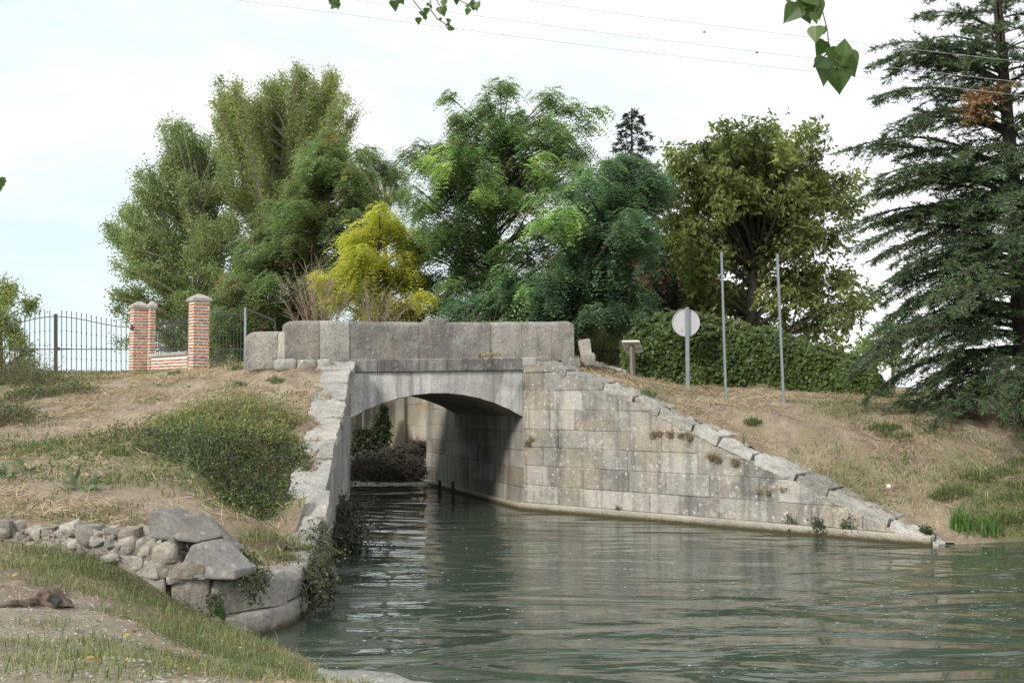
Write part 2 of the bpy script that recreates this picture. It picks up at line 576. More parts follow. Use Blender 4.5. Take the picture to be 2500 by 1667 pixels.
M['wire'] = simple_mat('overhead_cable', (0.5, 0.51, 0.53), rough=0.5)
M['roof'] = simple_mat('red_clay_tiles', (0.36, 0.17, 0.12), rough=0.85, var=0.35, scale=12, bump=0.5)
M['white'] = simple_mat('white_scrap', (0.75, 0.74, 0.72), rough=0.7, var=0.08)

m, nt = new_mat('gate_brick')
tint = nd(nt, 'ShaderNodeAttribute', attribute_name='tint').outputs['Fac']
tc = nd(nt, 'ShaderNodeTexCoord').outputs['Object']
no = nd(nt, 'ShaderNodeTexNoise', {'Vector': tc, 'Scale': 18.0, 'Detail': 5.0}).outputs['Fac']
c = ramp(nt, tint, [(0.0, (0.78, 0.73, 0.66)), (0.06, (0.78, 0.73, 0.66)), (0.1, (0.24, 0.14, 0.115)), (0.35, (0.37, 0.19, 0.14)), (0.65, (0.46, 0.22, 0.14)), (1.0, (0.50, 0.26, 0.16))])
c = mixc(nt, 1.0, c, ramp(nt, no, [(0.3, 0.75), (0.7, 1.15)]), 'MULTIPLY')
b = nd(nt, 'ShaderNodeBump', {'Height': no, 'Strength': 0.5, 'Distance': 0.01}).outputs[0]
finish(nt, nd(nt, 'ShaderNodeBsdfPrincipled', {'Base Color': c, 'Roughness': 0.9, 'Normal': b}).outputs[0])
M['brick'] = m

# leaves
M['poplar'] = leaf_mat('poplar_leaves', [(0.099, 0.158, 0.055), (0.185, 0.262, 0.098), (0.284, 0.379, 0.158), (0.471, 0.508, 0.240)], 0.48)
M['poplar2'] = leaf_mat('upright_poplar_leaves', [(0.119, 0.170, 0.061), (0.210, 0.275, 0.096), (0.326, 0.390, 0.139), (0.551, 0.530, 0.216)], 0.50)
M['locustred'] = leaf_mat('locust_leaves_with_pods', [(0.429, 0.272, 0.176), (0.182, 0.252, 0.133), (0.233, 0.340, 0.161), (0.326, 0.447, 0.205)], 0.52)
M['locust'] = leaf_mat('locust_leaves', [(0.323, 0.236, 0.139), (0.113, 0.190, 0.097), (0.184, 0.292, 0.137), (0.296, 0.431, 0.189), (0.616, 0.750, 0.305)], 0.55)
M['locustblue'] = leaf_mat('bluish_locust_leaves', [(0.112, 0.170, 0.112), (0.138, 0.229, 0.151), (0.212, 0.335, 0.212), (0.556, 0.738, 0.326)], 0.50)
M['yellow'] = leaf_mat('yellow_leaves', [(0.30, 0.36, 0.08), (0.56, 0.56, 0.12), (0.70, 0.68, 0.18), (0.74, 0.72, 0.30)], 0.55)
M['walnut'] = leaf_mat('walnut_leaves', [(0.069, 0.090, 0.036), (0.140, 0.179, 0.062), (0.233, 0.292, 0.095), (0.390, 0.427, 0.154)], 0.48, 0.45)
M['cedar'] = leaf_mat('cedar_needles', [(0.046, 0.078, 0.040), (0.078, 0.128, 0.062), (0.118, 0.182, 0.085), (0.165, 0.235, 0.105), (0.36, 0.2, 0.1)], 0.20, 0.55)
M['spruce'] = leaf_mat('spruce_needles', [(0.018, 0.03, 0.015), (0.03, 0.045, 0.022), (0.055, 0.07, 0.03), (0.12, 0.08, 0.04)], 0.08, 0.6)
M['ivy'] = leaf_mat('ivy_leaves', [(0.026, 0.047, 0.016), (0.053, 0.084, 0.023), (0.089, 0.131, 0.032), (0.158, 0.210, 0.058)], 0.18, 0.45, 0.3)
M['bramble'] = leaf_mat('bramble_leaves', [(0.045, 0.062, 0.034), (0.065, 0.092, 0.045), (0.105, 0.150, 0.058), (0.23, 0.31, 0.08), (0.34, 0.31, 0.15)], 0.30)
M['darkweed'] = leaf_mat('dark_waterside_leaves', [(0.022, 0.026, 0.017), (0.035, 0.045, 0.025), (0.06, 0.075, 0.035), (0.10, 0.085, 0.06)], 0.15)
M['grass'] = leaf_mat('green_grass', [(0.084, 0.118, 0.044), (0.141, 0.185, 0.068), (0.231, 0.260, 0.108), (0.383, 0.344, 0.197)], 0.3)
M['straw'] = leaf_mat('dry_straw', [(0.20, 0.14, 0.09), (0.37, 0.28, 0.18), (0.52, 0.42, 0.29), (0.66, 0.57, 0.43)], 0.15, 0.8, 0.15)
M['reed'] = leaf_mat('reed_leaves', [(0.05, 0.12, 0.03), (0.09, 0.19, 0.04), (0.15, 0.27, 0.06)], 0.25)
M['rosette'] = leaf_mat('felted_grey_green_leaves', [(0.11, 0.15, 0.08), (0.19, 0.24, 0.14)], 0.15, 0.8)
M['fallen'] = leaf_mat('fallen_leaves', [(0.26, 0.14, 0.075), (0.40, 0.23, 0.11), (0.52, 0.36, 0.12)], 0.2)
M['bigleaf'] = leaf_mat('near_poplar_leaf', [(0.04, 0.085, 0.022), (0.075, 0.135, 0.035), (0.12, 0.19, 0.06)], 0.38, 0.4)
M['foam'] = simple_mat('foam_flecks', (0.62, 0.63, 0.60), rough=0.7, var=0.2)

# water
m, nt = new_mat('canal_water')
tc = nd(nt, 'ShaderNodeTexCoord').outputs['Object']
mp = nd(nt, 'ShaderNodeMapping', {'Vector': tc, 'Rotation': (0, 0, 0.12), 'Scale': (0.36, 1.0, 1.0)}).outputs[0]
w1 = nd(nt, 'ShaderNodeTexNoise', {'Vector': mp, 'Scale': 0.8, 'Detail': 3.5, 'Roughness': 0.40, 'Distortion': 1.3}).outputs['Fac']
mp2 = nd(nt, 'ShaderNodeMapping', {'Vector': tc, 'Rotation': (0, 0, -0.25), 'Scale': (0.75, 1.5, 1.0)}).outputs[0]
w2 = nd(nt, 'ShaderNodeTexNoise', {'Vector': mp2, 'Scale': 5.0, 'Detail': 2.0, 'Roughness': 0.5, 'Distortion': 0.5}).outputs['Fac']
cp = nd(nt, 'ShaderNodeTexNoise', {'Vector': tc, 'Scale': 0.22, 'Detail': 2.0}).outputs['Fac']
vd = nd(nt, 'ShaderNodeVectorMath', {0: tc, 1: (3.8, 11.6, 0.0)}, operation='DISTANCE').outputs['Value']
amp = mth(nt, 'ADD', ramp(nt, cp, [(0.35, 0.055), (0.65, 0.13)]), ramp(nt, mth(nt, 'DIVIDE', vd, 4.5), [(0.1, 0.14), (1.0, 0.0)]))
h = mth(nt, 'ADD', mth(nt, 'MULTIPLY', w1, amp), mth(nt, 'MULTIPLY', w2, mth(nt, 'MULTIPLY', amp, 0.035)))
b = nd(nt, 'ShaderNodeBump', {'Height': h, 'Strength': 1.0, 'Distance': 1.0}).outputs[0]
wm = nd(nt, 'ShaderNodeTexNoise', {'Vector': tc, 'Scale': 0.25, 'Detail': 2.0}).outputs['Fac']
c = mixc(nt, wm, (0.044, 0.060, 0.045), (0.062, 0.080, 0.060))
p = nd(nt, 'ShaderNodeBsdfPrincipled', {'Base Color': c, 'Roughness': 0.03, 'IOR': 1.45, 'Normal': b})
p.inputs['Specular IOR Level'].default_value = 0.6
finish(nt, p.outputs[0])
M['water'] = m

# ground
m, nt = new_mat('bank_soil')
tc = nd(nt, 'ShaderNodeNewGeometry').outputs['Position']
g = nd(nt, 'ShaderNodeAttribute', attribute_name='green').outputs['Fac']
gr = nd(nt, 'ShaderNodeAttribute', attribute_name='gravel').outputs['Fac']
n1 = nd(nt, 'ShaderNodeTexNoise', {'Vector': tc, 'Scale': 1.6, 'Detail': 8.0, 'Roughness': 0.7}).outputs['Fac']
n2 = nd(nt, 'ShaderNodeTexNoise', {'Vector': tc, 'Scale': 22.0, 'Detail': 6.0, 'Roughness': 0.75}).outputs['Fac']
c = ramp(nt, n1, [(0.3, (0.24, 0.185, 0.14)), (0.48, (0.37, 0.295, 0.225)), (0.6, (0.47, 0.385, 0.30)), (0.75, (0.37, 0.30, 0.235))])
c = mixc(nt, ramp(nt, mth(nt, 'ADD', gr, mth(nt, 'MULTIPLY', mth(nt, 'SUBTRACT', n1, 0.5), 0.9)), [(0.35, 0.0), (0.65, 1.0)]), c, (0.42, 0.37, 0.30))
gm = ramp(nt, mth(nt, 'ADD', g, mth(nt, 'MULTIPLY', mth(nt, 'SUBTRACT', n1, 0.5), 1.0)), [(0.35, 0.0), (0.75, 0.85)])
c = mixc(nt, gm, c, (0.15, 0.165, 0.065))
c = mixc(nt, 1.0, c, ramp(nt, n2, [(0.25, 0.5), (0.5, 0.95), (0.75, 1.3)]), 'MULTIPLY')
b = nd(nt, 'ShaderNodeBump', {'Height': n2, 'Strength': 0.9, 'Distance': 0.06}).outputs[0]
finish(nt, nd(nt, 'ShaderNodeBsdfPrincipled', {'Base Color': c, 'Roughness': 1.0, 'Normal': b, 'Specular IOR Level': 0.1}).outputs[0])
M['ground'] = m

# ------------------------------------------------------------------ plan of the place
CR = Vector((0.27, 26.0, 0))            # right corner of the arch opening
FD = Vector((0.93, 0.37, 0)).normalized()   # along the bridge face, left to right
AX = Vector((-0.37, 0.93, 0)).normalized()  # channel axis, upstream
WID = 4.26
CL = CR - FD * WID
WEND = Vector((7.75, 19.85, 0))         # waterside tip of the right wing wall
NOSE0 = Vector((-2.86, 15.5, 0))        # where the left wing wall dies into the quay
BACKR = CR + AX * 8.0                   # end of the right channel wall
BACKL = CL + AX * 8.0


def seg_side(p, a, b):
    return (b[0] - a[0]) * (p[1] - a[1]) - (b[1] - a[1]) * (p[0] - a[0])


# quay outline, from the far left along the rubble wall round the nose to the left wing wall (outer edge)
QUAY = [(-14.0, 13.4), (-6.6, 12.75), (-4.9, 12.15), (-4.0, 12.05), (-3.3, 12.25), (-2.9, 12.62), (-2.72, 13.1), (-2.68, 13.7), (-2.72, 14.5), (-2.86, 15.5)]

UP = [D(0, 1215, 12.7), D(180, 1215, 12.3), D(330, 1225, 12.1), (-5.2, 12.8, 1.22), (-4.3, 12.75, .98), (-3.8, 12.6, .66), (-3.6, 13.2, .62), (-3.9, 13.1, .85), (-3.1, 13.8, .6), (-3.1, 15.0, .62),
      D(640, 1200, 15.0), D(600, 1150, 15.8), D(560, 1050, 17.8), D(640, 1000, 19.3), D(690, 920, 22.2),
      (-3.6, 16.5, .98), (-3.8, 19.0, 1.75), (-4.05, 21.5, 2.6), (-4.4, 24.0, 3.45),
      D(640, 845, 24.5), D(563, 845, 26.5), D(470, 851, 28.3), D(330, 855, 30.5), D(128, 858, 31.5), D(-60, 862, 31.5),
      D(0, 905, 26.5), D(200, 885, 26.0), D(400, 880, 25.5), D(100, 960, 22.0), D(-80, 960, 22.0), D(200, 1000, 19.8), D(400, 950, 21.5), D(0, 1060, 17.5), D(100, 1100, 16.2), D(300, 1090, 16.2), D(0, 1150, 14.6),
      (-14, 14, 1.3), (-14, 20, 2.0), (-18, 27, 3.0), (-24, 31, 3.3), (-12, 36, 3.35), (-20, 42, 3.2),
      (-8, 30, 3.55), (-6, 27, 3.6), (-2, 32, 3.65), (3, 32, 3.65), (0, 42, 3.5), (-8, 42, 3.4), (2.0, 28.5, 3.7),
      (.8, 26.3, 3.55), (2.2, 25.1, 3.05), (3.9, 23.7, 2.45), (5.3, 22.5, 1.75), (6.9, 21.2, .95), (8.0, 20.4, .3),
      D(1450, 872, 30), D(1579, 884, 29.4), D(1800, 897, 28.8), D(2030, 915, 28.0), D(1667, 922, 25.5), D(1800, 927, 25.0), D(1560, 915, 26.3),
      D(2000, 1045, 22.4), D(2300, 985, 24), D(2350, 1110, 21.6), D(2150, 1185, 20.7), D(2480, 1080, 22.5), (8.7, 20.15, .03), (9.9, 20.55, .03), (13, 20.9, .05), (20, 22, .1),
      (9, 19.2, -.5), (14, 19.6, -.5), (22, 20, -.5), (16, 26, 2.3), (22, 27, 2.3), (12, 30, 2.7), (8, 33, 3.0), (14, 40, 3.0), (25, 35, 2.6), (5, 38, 3.4)]
LO = [(0, 0, 1.2), (-4, 4, 1.25), (-6, 8, 1.22), (-12, 12.6, 1.25), (-10, 6, 1.3), D(0, 1560, 6.15), D(200, 1500, 7.6), D(-80, 1243, 12.75), D(0, 1246, 12.6), D(140, 1262, 12.35), D(200, 1274, 12.2), D(260, 1300, 12.0), D(310, 1335, 11.9), D(350, 1362, 11.8), D(400, 1392, 11.75), D(430, 1404, 11.7), D(500, 1430, 11.75),
      D(400, 1445, 10.6), Dz(560, 1432, .12), Dz(640, 1440, -.06), Dz(600, 1500, .3), D(300, 1500, 8.2), D(200, 1370, 10.2), Dz(700, 1500, .02), Dz(740, 1530, .12), Dz(700, 1550, .38), D(500, 1560, 7.3),
      (-1.2, 8.6, .30), (-.6, 8.2, .34), (-1.4, 9.2, .12), (-.9, 8.8, .12), (-.1,8.2,.1), (-1.0, 7.0, .85), (0.5, 8.3, .1), (0.5, 6.5, .75), (2, 7, .2), (-.9, 9.8, -.35), (0, 9.6, -.4), (3, 8.5, -.5), (6, 6, -.6), (4, 4, .5), (-2.0, 11.7, -.3), (-2.6, 12.1, -.25), (-1.4, 10.8, -.35), (8, 3, .3)]


def rbf_fit(pts):
    P = np.array([[p[0], p[1]] for p in pts], dtype=float)
    z = np.array([p[2] for p in pts], dtype=float)
    n = len(P)
    d = np.linalg.norm(P[:, None] - P[None], axis=2)
    K = np.where(d > 0, d * d * np.log(np.maximum(d, 1e-9)), 0) + np.eye(n) * 0.15
    A = np.zeros((n + 3, n + 3))
    A[:n, :n] = K
    A[:n, n] = 1
    A[:n, n + 1:] = P
    A[n:, :n] = A[:n, n:].T
    w = np.linalg.solve(A, np.concatenate([z, np.zeros(3)]))
    return P, w


FU, FL = rbf_fit(UP), rbf_fit(LO)


def rbf_eval(f, Q):
    P, w = f
    n = len(P)
    out = np.empty(len(Q))
    for i in range(0, len(Q), 20000):
        q = Q[i:i + 20000]
        d = np.linalg.norm(q[:, None] - P[None], axis=2)
        K = np.where(d > 0, d * d * np.log(np.maximum(d, 1e-9)), 0)
        out[i:i + 20000] = K @ w[:n] + w[n] + q @ w[n + 1:]
    return out


def in_poly(Q, poly):
    x, y = Q[:, 0], Q[:, 1]
    r = np.zeros(len(Q), dtype=bool)
    for i in range(len(poly)):
        x0, y0 = poly[i]
        x1, y1 = poly[(i + 1) % len(poly)]
        c = ((y0 > y) != (y1 > y)) & (x < (x1 - x0) * (y - y0) / (y1 - y0 + 1e-12) + x0)
        r ^= c
    return r


# lower, nearer ground: everything in front of the rubble wall and the quay nose
LOWPOLY = [(-400, -300), (-400, 14.0), (-14.0, 13.65)] + [(a - 0.02, b + 0.22) for a, b in QUAY[1:5]] + [(-3.1, 13.0), (9, 13.0), (9, -300)]


WLEN = (WEND - CR).length
WTOP = [(-2.0, 3.62), (.38, 3.62), (2.6, 2.98), (4.4, 2.26), (WLEN + .2, .01)]


def wtop(s):
    return itp(WTOP, s)


def itp(pts, x):
    for i in range(len(pts) - 1):
        if x <= pts[i + 1][0]:
            f = (x - pts[i][0]) / (pts[i + 1][0] - pts[i][0])
            return pts[i][1] + (pts[i + 1][1] - pts[i][1]) * f
    return pts[-1][1]


WINGS = [((CR.x, CR.y), (WEND.x, WEND.y), None, None), ((NOSE0.x, NOSE0.y), (CL.x, CL.y), .60, 3.52)]


def terrain(Q):
    Q = np.asarray(Q, dtype=float).reshape(-1, 2)
    low = in_poly(Q, LOWPOLY)
    C = np.clip(Q, [-26, 2], [24, 44])
    zu = np.clip(rbf_eval(FU, C), -0.6, 3.9)
    CLO = np.clip(Q, [-13, 0], [8, 13.6])
    zl = np.clip(rbf_eval(FL, CLO), -0.6, 1.6)
    for A, B, za, zb in WINGS:
        ax, ay = B[0] - A[0], B[1] - A[1]
        L = math.hypot(ax, ay)
        ux, uy = ax / L, ay / L
        sx = (Q[:, 0] - A[0]) * ux + (Q[:, 1] - A[1]) * uy
        dn = (Q[:, 1] - A[1]) * ux - (Q[:, 0] - A[0]) * uy
        t = np.clip(sx / L, 0, 1)
        zt = za + (zb - za) * t if za is not None else np.interp(sx, [a for a, b in WTOP], [b for a, b in WTOP]) - .03
        if za is not None:
            zt = zt + .05 * wob(Q, 2.4, 33) + .05 * wob(Q, 5.0, 3)
        w = np.clip((1.9 - dn) / 1.3, 0, 1) * np.clip((sx + .8) / .8, 0, 1) * np.clip((L + .5 - sx) / .6, 0, 1) * (dn > -.6)
        w = w * w * (3 - 2 * w)
        zu = zu * (1 - w) + zt * w
    z = np.where(low, zl, zu)
    dist = np.hypot(Q[:, 0], np.maximum(0, Q[:, 1] - 25) + np.maximum(0, -Q[:, 1]))
    t = np.clip((dist - 26) / 45, 0, 1)
    t = t * t * (3 - 2 * t)
    z = z * (1 - t) + 1.4 * t
    bump = wob(Q, 2.3, 0) * 0.030 + wob(Q, 6.0, 12) * 0.016 + wob(Q, 13.0, 40) * 0.008
    return z + bump * np.clip((z + 0.1) * 4, 0, 1)


def tz(x, y):
    return float(terrain([(x, y)])[0])


def hit(x, y, y0=5.0, y1=60.0):
    """where the sight line of a picture point meets the ground"""
    d = ray(x, y)
    ys = np.arange(y0, y1, 0.08)
    px = d.x / d.y * ys
    pz = CAMZ + d.z / d.y * ys
    t = terrain(np.stack([px, ys], 1))
    k = np.where(pz < t)[0]
    i = k[0] if len(k) else len(ys) - 1
    return Vector((px[i], ys[i], t[i]))


CUT = [(-3.05, 12.85), (-3.15, 15.5), (-3.95, 24.3), tuple((BACKL - FD * 0.3).xy), (-11.5, 36.0), (-9.0, 43.0), (0.5, 42.5), (0.6, 36), tuple((BACKR + FD * 0.3).xy), (0.62, 26.25), (7.85, 20.25), (8.3, 19.9), (8.3, 12.9)]


def graded(a, b, st, lo, hi):
    m = list(np.arange(a, b + 1e-6, st))
    s, x = st, a
    left = []
    while x > lo:
        s *= 1.22
        x -= s
        left.append(x)
    s, x = st, b
    right = []
    while x < hi:
        s *= 1.22
        x += s
        right.append(x)
    return np.array(left[::-1] + m + right)


gx = graded(-14, 14, 0.13, -900, 900)
gy = graded(4, 33, 0.13, -60, 1500)
XX, YY = np.meshgrid(gx, gy)
Q = np.stack([XX.ravel(), YY.ravel()], 1)
ZZ = terrain(Q)
nx, ny = len(gx), len(gy)
ii = (np.arange(ny - 1)[:, None] * nx + np.arange(nx - 1)[None]).ravel()
F = np.stack([ii, ii + 1, ii + nx + 1, ii + nx], 1)
cen = Q[F].mean(1)
low = in_poly(Q, LOWPOLY)
lowf = low[F]
keep = ~(in_poly(cen, CUT) & ~lowf.all(1))
F = F[keep]

# where grass is green (picture point, radius in metres, strength)
GREEN = [(hit(500, 1100), 2.3, .7), (hit(250, 1030), 2.2, .55), (hit(60, 1040), 2.0, .55), (hit(330, 1010), 1.5, .45), (hit(150, 1290, 5, 14), 1.3, .75), (hit(330, 1370, 5, 14), 1.1, .75), (hit(100, 1270, 5, 14), 1.2, .6), (hit(450, 1440, 5, 14), 1.0, .8),
         (hit(560, 1500, 5, 14), 1.0, .8), (hit(350, 1520, 5, 14), .8, .55), (hit(480, 1540, 5, 14), .9, .7), (hit(640, 1530, 5, 14), .8, .8), (hit(300, 1450, 5, 14), .7, .4), (hit(40, 880), 3.0, .6), (hit(330, 860), 2.5, .4),
         (hit(2250, 1110), 1.6, .7), (hit(2050, 990), 1.5, .35), (hit(2320, 1180), 1.5, .8), (hit(1960, 1090), 1.2, .62), (hit(2100, 1130), .9, .55), (hit(1900, 940), 1.8, .5), (hit(1870, 1005), .9, .55), (hit(1740, 985), .7, .5), (hit(1990, 1125), .9, .6), (hit(2200, 1010), 1.2, .5), (hit(2300, 1060), 1.2, .55), (hit(1720, 950), .8, .4), (hit(2060, 1060), .9, .5), (hit(1830, 1050), .5, .5), (hit(600, 1230), 1.2, .5), (hit(650, 1270), .7, .5), (hit(560, 1190), 1.0, .5), (hit(30, 1290, 5, 14), 1.2, .5)]
GRAVEL = [(hit(60, 1450, 5, 14), 1.2, .9), (hit(150, 1520, 5, 14), 1.2, .9), (hit(100, 1390, 5, 14), .8, .6), (hit(250, 1420, 5, 14), .5, .3), (hit(0, 1560, 5, 14), 1.6, .9), (hit(700, 1000), .8, .4)]


def field(Q, blobs):
    v = np.zeros(len(Q))
    for p, r, s in blobs:
        d2 = ((Q - np.array([p[0], p[1]])) ** 2).sum(1) / (r * r)
        v = np.maximum(v, s * np.exp(-d2 * 0.9))
    return v


green = field(Q, GREEN)
green = np.maximum(green, np.clip((np.hypot(Q[:, 0], Q[:, 1] - 20) - 22) / 12, 0, .7))
gravel = field(Q, GRAVEL)
mesh_np('ground', np.stack([Q[:, 0], Q[:, 1], ZZ], 1), F, M['ground'], smooth=True, kind='structure', attrs={'green': green, 'gravel': gravel})

# water of the canal and the pool under the bridge
wb = Acc()
wb.add([(-16, 1, 0), (60, 1, 0), (60, 44, 0), (-16, 44, 0)], [(0, 1, 2, 3)])
wb.build('water', M['water'], kind='structure')

# ------------------------------------------------------------------ the bridge
Zv = Vector((0, 0, 1))
NF = -AX                     # outward normal of the bridge face
bridge = thing('stone_bridge', 'old grey limestone arch bridge with parapet and splayed wing walls over the canal', 'bridge', CL.lerp(CR, .5))


def lift(s):
    return 0.02 * s


# spandrel with radiating voussoirs
acc = Acc()
zsp, rise, half = 2.22, 0.575, WID / 2
rad = (half * half + rise * rise) / (2 * rise)
zc = zsp + rise - rad
ztop = 3.27
a0 = math.asin(half / rad)
NV = 11
rr = random.Random(5)
for i in range(NV):
    t0, t1 = -a0 + 2 * a0 * i / NV, -a0 + 2 * a0 * (i + 1) / NV
    t1 = min(t1, a0)
    poly = [(0, zsp - .05), (WID, zsp - .05), (WID, ztop + lift(WID)), (0, ztop + lift(0))]
    for th, sg in ((t0, 1), (t1, -1)):
        if (i == 0 and sg == 1) or (i == NV - 1 and sg == -1):
            continue
        dx, dz = math.sin(th), math.cos(th)
        # keep points clockwise/counter of the radial line through (half, zc)
        a, b = -dz * sg, dx * sg
        poly = clip_poly(poly, a, b, a * half + b * zc)
    sub = 3
    for j in range(sub):
        u0, u1 = t0 + (t1 - t0) * j / sub, t0 + (t1 - t0) * (j + 1) / sub
        q0 = (half + rad * math.sin(u0), zc + rad * math.cos(u0))
        q1 = (half + rad * math.sin(u1), zc + rad * math.cos(u1))
        ex, ez = q1[0] - q0[0], q1[1] - q0[1]
        poly = clip_poly(poly, ez, -ex, ez * q0[0] - ex * q0[1])
    put_block(acc, poly, CL, FD, NF, rr.uniform(-.003, .003) - 0.03, joint=.003, cham=.004, t=rr.uniform(.2, .8))
acc.build('spandrel', M['arch'], bridge)

# vault and channel walls under it
BL = 5.2
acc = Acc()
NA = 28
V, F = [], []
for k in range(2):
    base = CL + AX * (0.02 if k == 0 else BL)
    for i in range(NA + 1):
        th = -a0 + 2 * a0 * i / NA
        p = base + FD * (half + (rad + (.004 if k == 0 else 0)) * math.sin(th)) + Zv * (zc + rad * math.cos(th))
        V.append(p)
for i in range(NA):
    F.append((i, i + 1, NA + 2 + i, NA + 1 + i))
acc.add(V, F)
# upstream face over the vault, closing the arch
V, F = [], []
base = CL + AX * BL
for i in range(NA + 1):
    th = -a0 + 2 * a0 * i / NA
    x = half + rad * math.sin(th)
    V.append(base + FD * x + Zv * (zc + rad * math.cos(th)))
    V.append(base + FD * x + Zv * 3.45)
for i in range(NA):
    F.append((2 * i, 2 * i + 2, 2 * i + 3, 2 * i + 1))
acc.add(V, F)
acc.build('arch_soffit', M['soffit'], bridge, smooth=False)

crs = [.52, .44, .47, .42, .45, .46, .44, .46, .46]
acc = Acc()
masonry(acc, BACKR, CR, [(3.5, 0)], -.45, crs, (.7, 1.5), 3, core=.5, jit=.006)
# vault springs from this wall: keep it below the springing under the bridge
acc.build('channel_wall', M['quay'], bridge)
acc = Acc()
masonry(acc, CL, BACKL, [(3.5, 0)], -.45, crs, (.7, 1.5), 4, core=.5, jit=.006)
acc.build('channel_wall', M['quay'], bridge)

# deck between the parapets
acc = Acc()
p = CL + AX * 2.9 + FD * half + Zv * 3.40
acc.box(p, (WID + 3.2, 4.6, .3), Matrix((FD, AX, Zv)).transposed())
acc.build('deck', M['mortar'], bridge)

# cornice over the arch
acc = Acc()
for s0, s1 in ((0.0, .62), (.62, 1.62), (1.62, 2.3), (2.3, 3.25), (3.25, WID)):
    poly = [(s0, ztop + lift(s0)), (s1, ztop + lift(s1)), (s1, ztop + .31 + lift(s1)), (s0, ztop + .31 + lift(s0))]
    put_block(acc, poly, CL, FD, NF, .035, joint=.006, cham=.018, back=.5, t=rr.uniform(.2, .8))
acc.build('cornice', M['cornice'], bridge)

# parapet: worn blocks with a rounded weathering along the top
PO = CR + AX * 0.22


def par_s(x):
    """position along the parapet line of picture column x"""
    d = ray(x, 780)
    # PO + FD*s on the vertical plane of the sight line
    k = d.x / d.y
    return -(PO.x - k * PO.y) / (FD.x - k * FD.y)


def par_block(acc, s0, s1, zb0, zb1, zt0, zt1, th, seed, endl=False, endr=False, org=None):
    org = org or PO
    prof = [(0.0, 0.0), (-.01, .3), (0.0, .6), (.0, .86), (.02, .93), (.07, .985), (.13, 1.0), (th - .1, 1.0), (th - .02, .95), (th, .85), (th, 0.0)]
    nseg = max(4, int((s1 - s0) / .09))
    V, F = [], []
    for i in range(nseg + 1):
        f = i / nseg
        s = s0 + .005 + (s1 - s0 - .01) * f
        zb, zt = zb0 + (zb1 - zb0) * f, zt0 + (zt1 - zt0) * f
        for j, (a, h) in enumerate(prof):
            dz = 0
            if endl and f < .22 and h > .5:
                dz = -.07 * (1 - f / .22) ** 2
            if endr and f > .78 and h > .5:
                dz = -.06 * ((f - .78) / .22) ** 2
            V.append(org + FD * s + AX * a + Zv * (zb + (zt - zb) * h + dz))
    V = np.array([tuple(v) for v in V])
    dd = wob(V + seed * 5, 6, 3) * .009 + wob(V + seed, 17, 14) * .005
    V[:, 1] += dd
    V[:, 2] += wob(V + seed, 5, 33) * .007
    k = len(prof)
    for i in range(nseg):
        for j in range(k - 1):
            F.append(((i + 1) * k + j, i * k + j, i * k + j + 1, (i + 1) * k + j + 1)[::-1])
    F.append(tuple(range(k))[::-1])
    F.append(tuple(nseg * k + j for j in range(k)))
    acc.add(V, F, random.Random(seed).uniform(.15, .85))


def par_z(s, y):
    p = PO + FD * s
    v = y * SC
    d = ray(1176, y)
    return CAMZ + d.z / d.y * p.y


xs = [655, 734, 803, 962, 1127, 1199, 1267, 1319]
tops = [737, 736, 737, 739, 739, 739, 738, 737]
bots = [825, 825, 824, 823, 822, 821, 820, 819]
acc = Acc()
for i in range(len(xs) - 1):
    s0, s1 = par_s(xs[i]), par_s(xs[i + 1])
    par_block(acc, s0, s1, par_z(s0, bots[i] + 6), par_z(s1, bots[i + 1] + 6), par_z(s0, tops[i]), par_z(s1, tops[i + 1]), .42, i + 1, i == 0, i == len(xs) - 2)
acc.build('parapet', M['parapet'], bridge, smooth=True)
# crest stone at the middle of the parapet
acc = Acc()
s0, s1 = par_s(982), par_s(1024)
V, F = rough_block(((s1 - s0), .40, .34), 4, .16, .014, 9)
acc.add(xf(V, Matrix((FD, AX, Zv)).transposed(), PO + FD * (s0 + s1) / 2 + AX * .2 + Zv * (par_z(s0, 739) - .08)), F)
acc.build('crest_stone', M['parapet'], bridge, smooth=True)
# lower splayed end of the parapet
acc = Acc()
E0 = D(563, 790, 24.6)
E0.z = 0
E1 = PO + FD * par_s(657) + AX * .06
o2 = E0.copy()
Ls = (E1 - E0).length
FDs, AXs = FD, AX
FD = (Vector((E1.x, E1.y, 0)) - E0).normalized()
AX = Vector((-FD.y, FD.x, 0))
zt0, zt1 = D(563, 761, 24.6).z, D(655, 760, 24.2).z
zb = D(563, 848, 24.6).z
par_block(acc, 0, Ls * .8, zb, zb, zt0, zt1, .36, 21, True, False, o2)
par_block(acc, Ls * .8, Ls, zb, zb, zt1, zt1, .34, 22, False, False, o2)
FD, AX = FDs, AXs
acc.build('parapet_end', M['parapet'], bridge, smooth=True)
# footing stones below the left end
acc = Acc()
for x0, x1, sd in ((632, 684, 1), (686, 731, 2), (733, 762, 3)):
    a, b = D(x0, 838, 23.85), D(x1, 838, 24.05)
    V, F = rough_block(((b - a).length - .02, .4, .27), sd, .25, .015, 6)
    acc.add(xf(V, Matrix((FD, AX, Zv)).transposed(), (a + b) / 2 + AX * .2), F, .3 + .2 * sd)
acc.build('footing', M['coping'], bridge, smooth=True)

